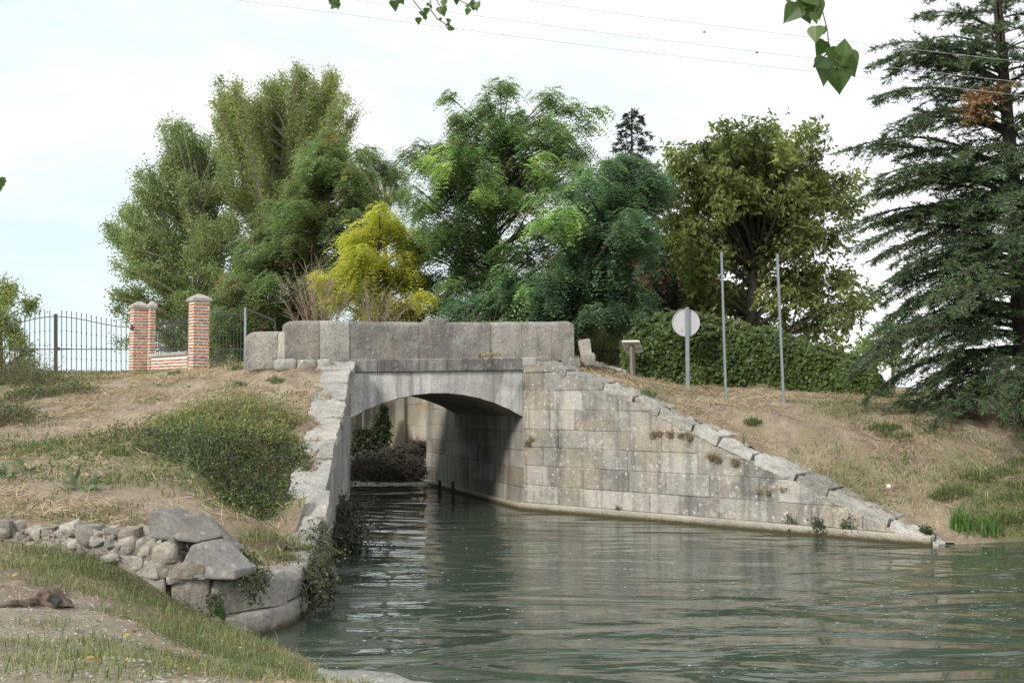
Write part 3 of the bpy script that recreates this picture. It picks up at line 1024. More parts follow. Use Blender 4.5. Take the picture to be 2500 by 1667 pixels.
# right wing wall
WL = (WEND - CR).length
WD = (WEND - CR).normalized()
WN = Vector((WD.y, -WD.x, 0))
acc = Acc()
top_line = []
for i in range(len(WTOP) - 1):
    (sa, za), (sb, zb_) = WTOP[i], WTOP[i + 1]
    m_ = (zb_ - za) / (sb - sa)
    top_line.append((za - m_ * sa - .16, m_))
top_line.append((3.5, 0))
masonry(acc, CR, WEND, top_line, -.43, [.6, .42, .47, .45, .42, .47, .46, .44, .44], (.6, 1.25), 17, core=.55, jit=.016)
wing = acc.build('wing_wall', M['wing'], bridge)
acc = Acc()
a = CR + WN * .10 - WD * .02
V, F = [], []
acc.box(CR.lerp(WEND, .5) + WN * .0 + Zv * -.16, (WL + .06, .26, .66), Matrix((WD, WN, Zv)).transposed())
acc.box(CR.lerp(BACKR, .5) - FD * .0 + Zv * -.18, (8.0, .22, .62), Matrix((AX, FD, Zv)).transposed())
acc.build('plinth', M['plinth'], bridge, bevel=.03)
# sloping coping stones, each one lying on the wing wall
s = .30
k = 0
rr = random.Random(9)
while s < WL - .15:
    l = rr.uniform(.6, 1.45)
    if s + l > WL - .3:
        l = WL + .14 - s
    mid = s + l / 2
    m_ = (wtop(s + l) - wtop(s)) / l
    SD = (WD + Zv * m_).normalized()
    cn = SD.cross(-WN)
    if cn.z < 0:
        cn = -cn
    acc = Acc()
    wdt = .74 + rr.uniform(-.12, .2)
    V, F = rough_block((l * 1.03, wdt, rr.uniform(.17, .23)), k + 3, .03, .035, 18)
    rot = Matrix((SD, WN, cn)).transposed() @ Matrix.Rotation(rr.uniform(-.028, .006), 3, 'Y') @ Matrix.Rotation(rr.uniform(-.012, .012), 3, 'Z')
    c = CR + WD * mid - WN * (wdt / 2 - .01 + rr.uniform(-.015, .02)) + Zv * (wtop(mid) - .105 + rr.uniform(-.014, .014))
    acc.add(xf(V, rot, c), F, rr.uniform(.1, .9))
    acc.build('coping_stone', M['coping'], wing, smooth=True, sharp=35)
    s += l
    k += 1
# flat capping at the head of the wing
acc = Acc()
V, F = rough_block((.5, .66, .24), 2, .12, .012, 7)
acc.add(xf(V, Matrix((WD, WN, Zv)).transposed(), CR + WD * .18 - WN * .29 + Zv * 3.56), F)
acc.build('coping_stone', M['coping'], wing, smooth=True)

# left wing wall
LW0, LW1 = NOSE0, CL
LL = (LW1 - LW0).length
LD = (LW1 - LW0).normalized()
LN = Vector((LD.y, -LD.x, 0))
acc = Acc()
sl = (3.50 - .55) / LL
masonry(acc, LW0, LW1, [(.52, sl), (3.44, 0)], -.45, [.5, .45, .47, .45, .44, .46, .46, .45, .4], (.7, 1.4), 8, core=.5)
lwing = acc.build('wing_wall', M['leftwing'], bridge)
s, k = -.1, 0
rr = random.Random(29)
SD = (LD + Zv * sl).normalized()
cn = LN.cross(SD)
if cn.z < 0:
    cn = -cn
while s < LL - .1:
    l = rr.uniform(.8, 1.3)
    if s + l > LL - .4:
        l = LL - s
    mid = s + l / 2
    acc = Acc()
    V, F = rough_block((l * 1.005, .62 + rr.uniform(-.10, .14), .25), k + 33, .03, .035, 16)
    rot = Matrix((SD, LN, cn)).transposed() @ Matrix.Rotation(rr.uniform(-.02, .02), 3, 'Z')
    c = LW0 + LD * mid - LN * (.28 + rr.uniform(-.02, .04)) + Zv * (.55 + sl * mid - .09 + rr.uniform(-.008, .008))
    acc.add(xf(V, rot, c), F, rr.uniform(.2, .8))
    acc.build('coping_stone', M['leftcoping'], lwing, smooth=True)
    s += l
    k += 1

# ------------------------------------------------------------------ lock walls upstream of the bridge
lock = thing('lock_wall', 'pale streaked lock wall of large ashlar seen through the arch', 'wall', (-5, 39, 0))
pts = [BACKL + Vector((-.05, 0.05, 0)), Vector((-9.6, 35.8, 0)), Vector((-9.0, 38.3, 0)), Vector((-7.3, 39.7, 0)), Vector((-5.6, 40.1, 0)), Vector((-3.9, 39.8, 0)), Vector((-2.2, 38.6, 0)), Vector((-1.0, 36.4, 0)), BACKR + FD * .1 + Vector((0, .1, 0))]
acc = Acc()
for i in range(len(pts) - 1):
    masonry(acc, pts[i], pts[i + 1], [(3.3, 0)], -.45, [.5, .75, .8, .8, .8, .75], (.8, 1.4), 40 + i, core=.5, jit=.01)
acc.build('ashlar', M['lock'], lock)
acc = Acc()
for (a, b, f) in ((3, 4, .25), (4, 5, .15), (4, 5, .85), (5, 6, .6)):
    p = pts[a].lerp(pts[b], f)
    d = (pts[b] - pts[a]).normalized()
    acc.box(p + Vector((d.y, -d.x, 0)) * .04 + Zv * 1.4, (.34, .2, 3.7), Matrix((d, Vector((-d.y, d.x, 0)), Zv)).transposed(), .8)
acc.build('pilasters', M['lock'], lock, bevel=.02)

# two dark mooring stakes against the channel wall
for x, yt, yb, tx in ((1009, 1103, 1130, 'shorter dark stake standing in the water under the arch, on the left of the two'), (1040, 1106, 1143, 'longer dark stake standing in the water under the arch, on the right')):
    p = Dz(x, yb, 0)
    acc = Acc()
    acc.tube([p + Vector((0, 0, -.6)), p + Vector((0.01, 0, .2)), p + Vector((0, 0, (yb - yt) * pxm(p.y)))], [.05, .048, .042], 7)
    tag(acc.build('mooring_stake', M['darkwood'], base=p), tx, 'stake', 'dark stakes under the arch')

# ------------------------------------------------------------------ old quay with its nose, sloping slabs and rubble wall
quay = thing('quay_wall', 'low ruined stone quay with rounded nose and two sloping slabs beside the water', 'wall', (-3.5, 12.6, 0))
qn = [Vector((a, b, 0)) for a, b in QUAY]


def along(pts, a, b):
    """sub-polyline between arc positions a..b"""
    out, acc_l = [], 0
    for i in range(len(pts) - 1):
        l = (pts[i + 1] - pts[i]).length
        for t in np.linspace(0, 1, 9):
            sacc = acc_l + l * t
            if a <= sacc <= b:
                out.append(pts[i].lerp(pts[i + 1], t))
        acc_l += l
    return out


dense = [qn[2]]
# smooth the outline a little (Chaikin) so that the nose is round
cur = qn[2:]
for _ in range(2):
    nw = [cur[0]]
    for i in range(len(cur) - 1):
        nw += [cur[i].lerp(cur[i + 1], .25), cur[i].lerp(cur[i + 1], .75)]
    nw.append(cur[-1])
    cur = nw
tot = sum((cur[i + 1] - cur[i]).length for i in range(len(cur) - 1))
acc = Acc()
out = [p + Vector((.05, -.05, 0)) for p in cur]
for i, (a, b) in enumerate(((0.0, .95), (.97, 1.6), (1.62, 3.1), (3.12, 4.2), (4.22, tot))):
    bent_block(acc, along(out, a, b), -.4, .27, .8, .05, .02, i, .2 + .15 * i)
acc.build('lower_course', M['nose'], quay, smooth=True)
acc = Acc()
for i, (a, b, z1) in enumerate(((-.01, .42, .80), (.44, 1.02, .76), (1.04, 1.5, .74), (1.52, 2.65, .68), (2.67, 3.3, .60), (3.32, 4.0, .58), (4.02, tot, .60))):
    bent_block(acc, along(cur, a, b), .28, z1, .75, .11 if i > 2 else .05, .028, i + 9, .25 + .09 * i)
acc.build('upper_course', M['nose'], quay, smooth=True)


def prism(acc, front, back_vec, t=.5, seed=0, noise=.012):
    """worn sloping slab: front outline pushed back along back_vec, densely cut and roughened"""
    bm = bmesh.new()
    f = [bm.verts.new(p) for p in front]
    b = [bm.verts.new(Vector(p) + Vector(back_vec)) for p in front]
    k = len(f)
    bm.faces.new(f)
    bm.faces.new(b[::-1])
    for i in range(k):
        bm.faces.new((f[(i + 1) % k], f[i], b[i], b[(i + 1) % k]))
    bmesh.ops.recalc_face_normals(bm, faces=bm.faces)
    bmesh.ops.bevel(bm, geom=list(bm.edges), offset=.03, segments=2, affect='EDGES', profile=.6)
    bmesh.ops.triangulate(bm, faces=[x for x in bm.faces if len(x.verts) > 4])
    bmesh.ops.subdivide_edges(bm, edges=[e for e in bm.edges if e.calc_length() > .12], cuts=2, use_grid_fill=True)
    bm.verts.ensure_lookup_table()
    V = np.array([tuple(v.co) for v in bm.verts])
    V += np.stack([wob(V + seed, 8, 0), wob(V + seed, 8, 12), wob(V + seed, 8, 24)], 1) * noise
    for i, v in enumerate(bm.verts):
        v.index = i
    acc.add(V, [[v.index for v in x.verts] for x in bm.faces], t)
    bm.free()


YQ = 12.14
acc = Acc()
prism(acc, [D(340, 1232, YQ), D(342, 1178, YQ + .05), D(352, 1167, YQ + .08), D(378, 1172, YQ + .08), D(466, 1240, YQ), D(452, 1247, YQ), D(345, 1238, YQ)], (.16, .28, .01), .35, 1, .016)
acc.build('sloping_slab', M['slab'], quay, smooth=False)
acc = Acc()
prism(acc, [D(398, 1328, YQ - .02), D(436, 1248, YQ), D(468, 1243, YQ), D(543, 1308, YQ - .05), D(538, 1330, YQ - .05)], (.16, .28, .01), .5, 2, .016)
acc.build('sloping_slab', M['slab'], quay, smooth=False)
acc = Acc()
prism(acc, [D(400, 1215, 12.42), D(405, 1193, 12.42), D(412, 1183, 12.42), D(450, 1184, 12.42), D(500, 1220, 12.42), D(546, 1262, 12.42), D(552, 1312, 12.42), D(500, 1308, 12.42), D(440, 1262, 12.42)], (.03, .24, .0), .4, 3, .02)
acc.build('sloping_slab', M['slab'], quay, smooth=False)

# rubble facing under the slabs
rr = random.Random(77)
acc = Acc()
for i in range(150):
    x = rr.uniform(262, 455)
    lo = 1300 + max(0, x - 250) * .36
    hi = 1243 if x < 440 else 1290
    if x > 405:
        hi = 1300
    lo = min(lo, 1352 if x < 355 else 1316)
    if lo < hi + 8:
        continue
    y = rr.uniform(hi + 4, lo)
    s = rr.uniform(.06, .19)
    V, F = rough_block((s * 1.3, .26, s * .8), i, .045, .05, 8)
    acc.add(xf(V, Matrix.Rotation(rr.uniform(-.3, .3), 3, 'Y'), D(x, y, 12.25)), F, rr.uniform(0, 1))
acc.build('rubble_infill', M['rubble'], quay, smooth=True, sharp=32)
acc = Acc()
for x, y, w, h, sd in ((310, 1287, 54, 34, 1), (300, 1225, 40, 28, 2), (335, 1262, 34, 26, 4), (385, 1270, 50, 40, 5), (290, 1255, 36, 30, 6), (345, 1308, 50, 30, 7), (272, 1268, 30, 24, 8)):
    V, F = rough_block((w * pxm(12.1), .3, h * pxm(12.1)), sd, .12, .035, 9)
    acc.add(xf(V, Matrix.Rotation(rr.uniform(-.08, .08), 3, 'Y'), D(x, y, 12.22)), F, rr.uniform(.2, .8))
acc.build('facing_stones', M['nose'], quay, smooth=True)
# mortar core behind
acc = Acc()
c0, c1 = D(262, 1260, 12.17), D(505, 1310, 12.42)
acc.add([(c0.x, c0.y, .2), (c1.x, c1.y, .0), (c1.x, c1.y, .56), D(462, 1275, 12.3), D(350, 1245, 12.3), (c0.x, c0.y, 1.2),
         (c0.x, c0.y + .9, .2), (c1.x, c1.y + .7, .0), (c1.x, c1.y + .3, .55), D(462, 1275, 12.3) + Vector((0, .3, .0)), D(350, 1245, 12.3) + Vector((0, .6, .0)), (c0.x, c0.y + .9, 1.22)],
        [(0, 1, 2, 3, 4, 5), (11, 10, 9, 8, 7, 6), (5, 4, 10, 11), (4, 3, 9, 10), (3, 2, 8, 9)])
acc.build('core', M['mortar'], quay)

# dry rubble wall running off to the left
rw = thing('rubble_wall', 'low dry rubble wall of pale boulders at the foot of the left bank', 'wall', (-7, 12.7, 1))
acc = Acc()
rr = random.Random(5)
base_pts = [(-40, 1243), (60, 1254), (140, 1262), (200, 1272), (270, 1300)]
topy = [(-40, 1206), (60, 1210), (140, 1207), (200, 1212), (270, 1222)]


def wallY(x):
    return 12.95 - .75 * (x + 40) / 310


x = -75
while x < 268:
    w = rr.uniform(13, 34)
    y0, y1 = itp(topy, max(-40, x)), itp(base_pts, max(-40, x))
    n = max(2, round((y1 - y0 + 6) / 15))
    for j in range(n):
        hh = (y1 - y0) / n
        jx = x + w / 2 + rr.uniform(-6, 6)
        V, F = rough_block((w * 1.06 * pxm(12.5), .34, hh * 1.12 * pxm(12.5)), rr.random() * 40, .045, .07, 9)
        acc.add(xf(V, Matrix.Rotation(rr.uniform(-.25, .25), 3, 'Y') @ Matrix.Rotation(rr.uniform(-.3, .3), 3, 'Z'), D(jx, y0 + hh * (j + .5) + rr.uniform(-3, 3), wallY(jx) + rr.uniform(-.05, .05))), F, rr.uniform(0, 1))
    x += w
for i in range(90):
    x = rr.uniform(-60, 268)
    y = rr.uniform(itp(topy, max(-40, x)) + 8, itp(base_pts, max(-40, x)))
    s = rr.uniform(8, 16) * pxm(12.5)
    V, F = rough_block((s, .22, s * .8), rr.random() * 40, .5, .03, 5)
    acc.add(xf(V, Matrix.Rotation(rr.uniform(-.5, .5), 3, 'Y'), D(x, y, wallY(x) - .06)), F, rr.uniform(0, 1))
acc.build('boulders', M['rubble'], rw, smooth=True, sharp=32)
acc = Acc()
for i in range(12):
    xa, xb = -75 + i * 29, -75 + (i + 1) * 29
    for xx in (xa,):
        p0, p1 = D(xa, itp(topy, max(-40, xa)) + 6, wallY(xa) - .11), D(xb, itp(topy, max(-40, xb)) + 6, wallY(xb) - .11)
        q0, q1 = Vector((p0.x, p0.y, .6)), Vector((p1.x, p1.y, .6))
        acc.add([q0, q1, p1, p0, p1 + Vector((0, .55, .0)), p0 + Vector((0, .55, .0))], [(0, 1, 2, 3), (3, 2, 4, 5)])
acc.build('earth_core', M['mortar'], rw)

# near kerb slab at the water's edge, bottom of the picture
acc = Acc()
kp = [Dz(742, 1527, .22), Dz(800, 1531, .22), Dz(880, 1540, .22), Dz(950, 1553, .22), Dz(1020, 1572, .22), Dz(1120, 1610, .22)]
bent_block(acc, kp[::-1], -.4, .22, .5, .05, .02, 3)
V = np.array(acc.V)
o = acc.build('kerb_slab', M['coping'], base=(-1, 9.4, 0), smooth=True)
tag(o, 'flat pale stone kerb at the near water edge under dry grass', 'kerb')

# ------------------------------------------------------------------ foliage tools
def unit(v):
    return v / np.maximum(np.linalg.norm(v, axis=-1, keepdims=True), 1e-9)


def rnd_dir(n):
    return unit(rng.normal(size=(n, 3)))


def quads(base, d, side, L, W, fold=None):
    """one pointed leaf each: base point, direction, side vector, length, width"""
    L = np.asarray(L)[:, None]
    W = np.asarray(W)[:, None]
    a = base
    b = base + d * L * 0.45 + side * W * 0.5
    c = base + d * L
    e = base + d * L * 0.45 - side * W * 0.5
    V = np.stack([a, b, c, e], 1).reshape(-1, 3)
    F = np.arange(len(base) * 4).reshape(-1, 4)
    return V, F


class Fol:
    def __init__(self):
        self.V, self.F, self.T, self.n = [], [], [], 0

    def add(self, V, F, T):
        self.V.append(V)
        self.F.append(F + self.n)
        self.T.append(T)
        self.n += len(V)

    def build(self, name, mat, parent=None, **k):
        return mesh_np(name, np.concatenate(self.V), np.concatenate(self.F), mat, parent, tint=np.clip(np.concatenate(self.T), 0, 1), **k)


def sticks(Sx, Tx, r0, r1, sag=0.0, n=3):
    """many thin three-sided twigs at once"""
    N = len(Sx)
    mid = (Sx + Tx) / 2
    mid[:, 2] += sag * np.linalg.norm(Tx - Sx, axis=1)
    d = unit(Tx - Sx)
    a = unit(np.cross(d, np.array([0.31, 0.52, 0.8])))
    b = np.cross(d, a)
    rings = []
    for P, r in ((Sx, r0), (mid, (np.asarray(r0) + np.asarray(r1)) / 2), (Tx, r1)):
        r = np.broadcast_to(np.asarray(r, dtype=float), (N,))[:, None]
        for k in range(n):
            an = 2 * math.pi * k / n
            rings.append(P + (a * math.cos(an) + b * math.sin(an)) * r)
    V = np.stack(rings, 1).reshape(-1, 3)
    F = []
    o = np.arange(N) * 3 * n
    for l in range(2):
        for k in range(n):
            k2 = (k + 1) % n
            F.append(np.stack([o + l * n + k, o + l * n + k2, o + (l + 1) * n + k2, o + (l + 1) * n + k], 1))
    return V, np.concatenate(F)


def leaf_simple(P, dirs, tint, L=(.075, .125), asp=.75, droop=.3, loose=.9):
    n = len(P)
    d = unit(dirs * .5 + rnd_dir(n) * loose + np.array([0, 0, -droop]))
    s = unit(np.cross(d, rnd_dir(n)))
    l = rng.uniform(L[0], L[1], n)
    return (*quads(P, d, s, l, l * asp), tint)


def leaf_frond(P, dirs, tint, L=(.25, .4), k=6, ll=.075, lw=.03, droop=.8, loose=.6):
    n = len(P)
    h = dirs.copy()
    h[:, 2] = h[:, 2] * .3 - .12
    d = unit(h + rnd_dir(n) * loose * np.array([1, 1, .45]))
    l = rng.uniform(L[0], L[1], n)[:, None]
    s = unit(np.cross(d, np.array([0, 0, 1.0])) + rnd_dir(n) * .25)
    Vs, Fs, Ts, off = [], [], [], 0
    for i in range(k):
        f = (i + .6) / k
        q = P + d * l * f
        q[:, 2] -= (droop * l * f * f)[:, 0]
        for sg in (-1, 1):
            ld = unit(s * sg + d * .4 + np.array([0, 0, -.35]) + rnd_dir(n) * .3)
            ls = unit(np.cross(ld, np.cross(d, s)))
            V, F = quads(q, ld, ls, np.full(n, ll) * rng.uniform(.8, 1.2, n) * (1.15 - .5 * abs(f - .45)), np.full(n, lw))
            Vs.append(V)
            Fs.append(F + off)
            Ts.append(tint)
            off += len(V)
    return np.concatenate(Vs), np.concatenate(Fs), np.concatenate(Ts)


def leaf_walnut(P, dirs, tint):
    n = len(P)
    h = unit(dirs * .6 + rnd_dir(n) * .7)
    Vs, Fs, Ts, off = [], [], [], 0
    for i in range(5):
        d = unit(h * .6 + rnd_dir(n) * .65 + np.array([0, 0, -.55]))
        s = unit(np.cross(d, rnd_dir(n)))
        l = rng.uniform(.12, .2, n)
        V, F = quads(P + h * .05 * i, d, s, l, l * .48)
        Vs.append(V)
        Fs.append(F + off)
        Ts.append(np.clip(tint + rng.normal(0, .08, n), 0, 1))
        off += len(V)
    return np.concatenate(Vs), np.concatenate(Fs), np.concatenate(Ts)


def lob(x, y, r, Y, dY=0.0, flat=.8, tint=0.5, to=None):
    """a lobe of crown seen at (x, y): centre and radius in metres; `to` makes it a tapering plume"""
    a = D(x, y, Y + dY)
    b = D(to[0], to[1], Y + dY) if to else a
    return dict(a=np.array(a), b=np.array(b), r=r * pxm(Y + dY), flat=flat, tint=tint)


def tree(name, label, cat, base, trunk, r0, lobes, leaf, lmat, bmat, density=9.0, per=7, group=None, twig=.011, fill=.6, depth=1.6, spread=.12, tsd=.14, shell=.42, limbr=.05, open_top=False):
    """trunk with limbs to every lobe of the crown, twigs in the lobes and leaves along the twigs"""
    root = thing(name, label, cat, base, group)
    lobes = list(lobes)
    for L in list(lobes):
        off = rng.uniform(.35, 1.0) * depth * rng.choice([-1, 1])
        L['a'] = L['a'] + np.array([0, off * .6, 0])
        L['b'] = L['b'] + np.array([0, off * .6, 0])
        if rng.random() < fill:
            r = L['r'] * rng.uniform(.7, .95)
            sh = np.array([rng.normal(0, .25) * L['r'], -off * 1.1, -abs(rng.normal(0, .3)) * L['r']])
            lobes.append(dict(a=L['a'] + sh, b=L['b'] + sh, r=r, flat=L['flat'], tint=L['tint'] - .05))
    acc = Acc()
    tr = [Vector(p) for p in trunk]
    nT = len(tr)
    acc.tube(tr, [r0 * (1.15 if i == 0 else 1 - .6 * i / max(1, nT - 1)) for i in range(nT)], 9)
    dens = []
    for i in range(nT - 1):
        for t in np.linspace(0, 1, 6):
            dens.append(np.array(tr[i].lerp(tr[i + 1], t)))
    dens = np.array(dens)
    fol = Fol()
    SX, TX = [], []
    for L in lobes:
        a, b = L['a'], L['b']
        hd = np.hypot(dens[:, 0] - a[0], dens[:, 1] - a[1])
        cost = np.linalg.norm(dens - a, axis=1) + np.where(dens[:, 2] > a[2] - .45 * hd, 50, 0) - dens[:, 2] * .2
        p0 = dens[int(np.argmin(cost))]
        seglen = np.linalg.norm(a - p0)
        c1 = p0 + (a - p0) * .5 + np.array([0, 0, .10 * seglen]) + rng.normal(0, .06, 3) * seglen
        limb = []
        for t in np.linspace(0, 1, 6):
            limb.append((1 - t) ** 2 * p0 + 2 * t * (1 - t) * c1 + t * t * a)
        plume = np.linalg.norm(b - a) > .05
        if plume:
            for t in np.linspace(.2, 1, 5):
                limb.append(a + (b - a) * t + rng.normal(0, .02, 3) * L['r'])
        rl = limbr * (.5 + L['r'])
        nl = len(limb)
        acc.tube([Vector(p) for p in limb], [max(.008, rl * (1 - .85 * i / (nl - 1))) for i in range(nl)], 5)
        LM = np.array(limb)
        ln = np.linalg.norm(b - a)
        n = int(density * (L['r'] ** 2 * 4 + ln * L['r'] * 3.0)) + 6
        t = rng.random(n) ** .9
        rr_ = L['r'] * (1 - .5 * t if plume else np.ones(n))
        off = rnd_dir(n) * (rng.random(n) ** shell)[:, None] * rr_[:, None]
        off[:, 2] *= L['flat']
        # uneven outline: swell and shrink with a slow noise
        cen = a + (b - a) * t[:, None]
        off *= (1 + .28 * wob(unit(off) * 2.2 + a, 1.6, 7))[:, None]
        tip = cen + off
        if plume:
            src = a + (b - a) * np.clip(t - .16, -.1, 1)[:, None]
        else:
            k = rng.integers(max(0, nl - 3), nl, n)
            src = LM[k] * .6 + (a + off * .25) * .4
        SX.append(src)
        TX.append(tip)
        d = unit(tip - src)
        m = per
        tt = rng.uniform(.35, 1.05, (n, m))
        P = src[:, None] + (tip - src)[:, None] * tt[..., None] + rng.normal(0, spread, (n, m, 3))
        dd = np.repeat(d[:, None], m, 1).reshape(-1, 3)
        ti = np.repeat(L['tint'] + rng.normal(0, tsd * .6, n), m) + rng.normal(0, tsd, n * m)
        fol.add(*leaf(P.reshape(-1, 3), dd, np.clip(ti, 0.0, 1)))
    V, F = sticks(np.concatenate(SX), np.concatenate(TX), twig, twig * .4, .04)
    acc.add(V.tolist(), F.tolist())
    acc.build('trunk', bmat, root, smooth=True)
    fol.build('crown', lmat, root)
    return root


def fill(poly, r0, r1, gap, Y, dY, flat, t0, t1, base=None):
    """lobes scattered through a crown outline read from the picture, smaller towards its edge"""
    P = np.array(poly, dtype=float)
    lo, hi = P.min(0), P.max(0)
    pts = []
    for _ in range(4000):
        q = lo + rng.random(2) * (hi - lo)
        if not in_poly(q[None], poly)[0]:
            continue
        if any((q[0] - a) ** 2 + (q[1] - b) ** 2 < gap * gap for a, b, _ in pts):
            continue
        de = 1e9
        for i in range(len(P)):
            a, b = P[i], P[(i + 1) % len(P)]
            t = np.clip(((q - a) @ (b - a)) / ((b - a) @ (b - a)), 0, 1)
            de = min(de, np.linalg.norm(q - a - t * (b - a)))
        pts.append((q[0], q[1], min(rng.uniform(r0, r1), de * .9 + 9)))
    out = []
    for x, y, r in pts:
        to = None
        if base is not None:
            vx, vy = x - base[0], y - base[1]
            n = math.hypot(vx, vy)
            k = r * rng.uniform(.9, 1.8)
            to = (x + vx / n * k, y + vy / n * k)
        out.append(lob(x, y, r, Y, rng.normal(0, dY), flat, rng.uniform(t0, t1), to))
    return out


def gbase(x, Y):
    """ground point below picture column x at distance Y"""
    d = ray(x, 800)
    X = d.x / d.y * Y
    return Vector((X, Y, tz(X, Y) - .05))


# ------------------------------------------------------------------ trees, left to right
Y = 46
b = gbase(-5, Y)
tree('leafy_tree', 'green leafy tree behind the gate at the left edge of the picture', 'tree', b, [b, b + Vector((.1, 0, 1.5)), b + Vector((0, 0, 3))], .2,
     [lob(x, y, r, Y, rng.normal(0, .8), .9, .55) for x, y, r in ((5, 660, 32), (35, 690, 26), (55, 705, 22), (20, 740, 48), (55, 790, 32), (-40, 690, 70), (-20, 820, 55), (40, 760, 30), (70, 690, 14), (60, 830, 26), (20, 850, 40))],
     leaf_simple, M['poplar2'], M['bark'], density=42, per=10)

Y = 50
b = gbase(520, Y)
fr = [b, b + Vector((-.1, 0, 1.2)), D(505, 690, Y), D(480, 600, Y), D(455, 480, Y)]
PL = [(500, 640, 400, 265, 40), (480, 620, 380, 285, 34), (500, 560, 452, 300, 38), (450, 640, 368, 375, 38), (430, 640, 330, 430, 38), (420, 650, 290, 490, 38), (400, 660, 265, 520, 32), (420, 690, 300, 600, 42), (440, 720, 290, 690, 36),
      (420, 600, 385, 470, 46), (520, 600, 505, 420, 52), (540, 690, 470, 540, 56), (480, 740, 370, 660, 58), (540, 740, 530, 620, 56), (430, 560, 340, 470, 40), (560, 560, 540, 380, 44), (470, 700, 330, 640, 50), (400, 740, 300, 740, 36), (330, 760, 262, 790, 24), (360, 780, 300, 800, 30), (420, 780, 380, 800, 40), (480, 780, 500, 790, 50),
      (345, 560, 275, 560, 30), (380, 620, 300, 640, 40),
      (340, 570, 320, 540, 50), (390, 540, 380, 500, 55), (340, 650, 330, 620, 55), (420, 680, 410, 640, 62), (330, 690, 320, 670, 44), (460, 630, 450, 590, 60), (560, 690, 550, 650, 60), (500, 520, 480, 480, 50), (420, 480, 410, 420, 46), (480, 780, 470, 760, 50), (560, 790, 550, 770, 50), (620, 780, 610, 760, 50), (500, 830, 500, 810, 40), (580, 830, 580, 810, 40), (320, 730, 310, 720, 36)]
tree('poplar_tree', 'large pale green poplar leaning left behind the brick gate piers', 'tree', b, fr, .32,
     [lob(x0, y0, r, Y, rng.normal(0, 1.0), .9, rng.uniform(.45, .68), (x1, y1)) for x0, y0, x1, y1, r in PL[:9] + PL[20:24]] + fill([(285, 800), (300, 740), (275, 700), (300, 650), (268, 570), (262, 520), (300, 490), (322, 440), (345, 400), (372, 380), (395, 400), (400, 340), (385, 300), (405, 270), (440, 300), (475, 320), (520, 370), (560, 560), (600, 700), (620, 850), (480, 850), (360, 790)], 26, 46, 36, Y, 1.2, .85, .4, .75, (540, 860)), leaf_simple, M['poplar'], M['palebark'], density=16, per=11, depth=2.0, spread=.16, fill=.8)

Y = 53
b = gbase(640, Y)
fr = [b, D(632, 720, Y), D(628, 620, Y), D(640, 520, Y), D(655, 420, Y), D(665, 330, Y)]
PL = [(620, 520, 545, 195, 40), (640, 480, 598, 205, 36), (650, 450, 640, 185, 36), (660, 440, 683, 148, 32), (680, 430, 722, 185, 34), (690, 430, 762, 155, 28), (700, 450, 790, 225, 32), (710, 460, 822, 238, 26), (720, 440, 800, 305, 30), (600, 520, 512, 200, 38), (580, 560, 498, 320, 42),
      (650, 560, 620, 330, 58), (700, 520, 720, 330, 58), (600, 420, 560, 270, 42), (640, 380, 650, 260, 46), (690, 380, 700, 250, 44), (720, 400, 760, 270, 40), (660, 500, 670, 330, 56), (740, 480, 790, 350, 42), (570, 460, 530, 330, 44), (600, 600, 590, 430, 52), (690, 600, 690, 470, 60)]
tree('poplar_tree', 'tallest poplar with upright plume branches rising behind the other left trees', 'tree', b, fr, .34,
     [lob(x0, y0, r, Y, rng.normal(0, 1.0), .9, rng.uniform(.35, .65), (x1, y1)) for x0, y0, x1, y1, r in PL[:10]] + fill([(480, 520), (470, 400), (498, 330), (498, 250), (520, 205), (550, 200), (590, 235), (640, 200), (683, 165), (715, 200), (765, 175), (790, 230), (815, 245), (795, 300), (775, 340), (755, 480), (710, 620), (600, 680), (560, 540)], 26, 44, 36, Y, 1.2, .9, .3, .65, (650, 800)), leaf_simple, M['poplar2'], M['palebark'], density=15, per=11, depth=2.0, spread=.16, fill=.8)
# bare pale stems showing among the leaves
Y = 38
b = gbase(740, Y)
fr = [b, D(735, 700, Y), D(728, 600, Y), D(735, 500, Y), D(742, 420, Y)]
LB = [(740, 340, 55), (790, 330, 35), (800, 385, 48), (700, 420, 58), (840, 430, 40), (780, 470, 62), (650, 470, 44), (610, 520, 42), (700, 545, 72), (820, 540, 55), (640, 600, 52), (570, 650, 52), (520, 690, 38), (660, 680, 62), (760, 630, 66), (600, 560, 40), (745, 400, 55), (690, 490, 50), (830, 490, 42), (540, 640, 36), (600, 700, 46), (690, 610, 55), (800, 600, 50), (560, 700, 34), (640, 720, 50), (850, 380, 26), (520, 760, 44), (580, 765, 48), (640, 775, 40), (500, 715, 38), (600, 745, 44), (700, 740, 44), (560, 820, 40), (500, 825, 36), (620, 820, 40), (540, 780, 40), (720, 700, 46), (780, 700, 40)]
tree('locust_tree', 'dull green locust tree with rusty seed pods in front of the poplars', 'tree', b, fr, .24,
     [lob(x, y, r, Y, rng.normal(0, .8), .65, rng.uniform(.35, .65)) for x, y, r in LB[::2]] + fill([(520, 850), (500, 700), (540, 640), (580, 560), (600, 500), (660, 450), (700, 350), (760, 305), (820, 345), (865, 385), (855, 470), (840, 560), (800, 640), (760, 700), (700, 760), (640, 850)], 24, 44, 33, Y, 1.0, .6, .3, .7), lambda P, d, t: leaf_frond(P, d, t, (.3, .5), 5, .125, .055), M['locustred'], M['bark'], density=10, per=7, depth=1.6, tsd=.2)

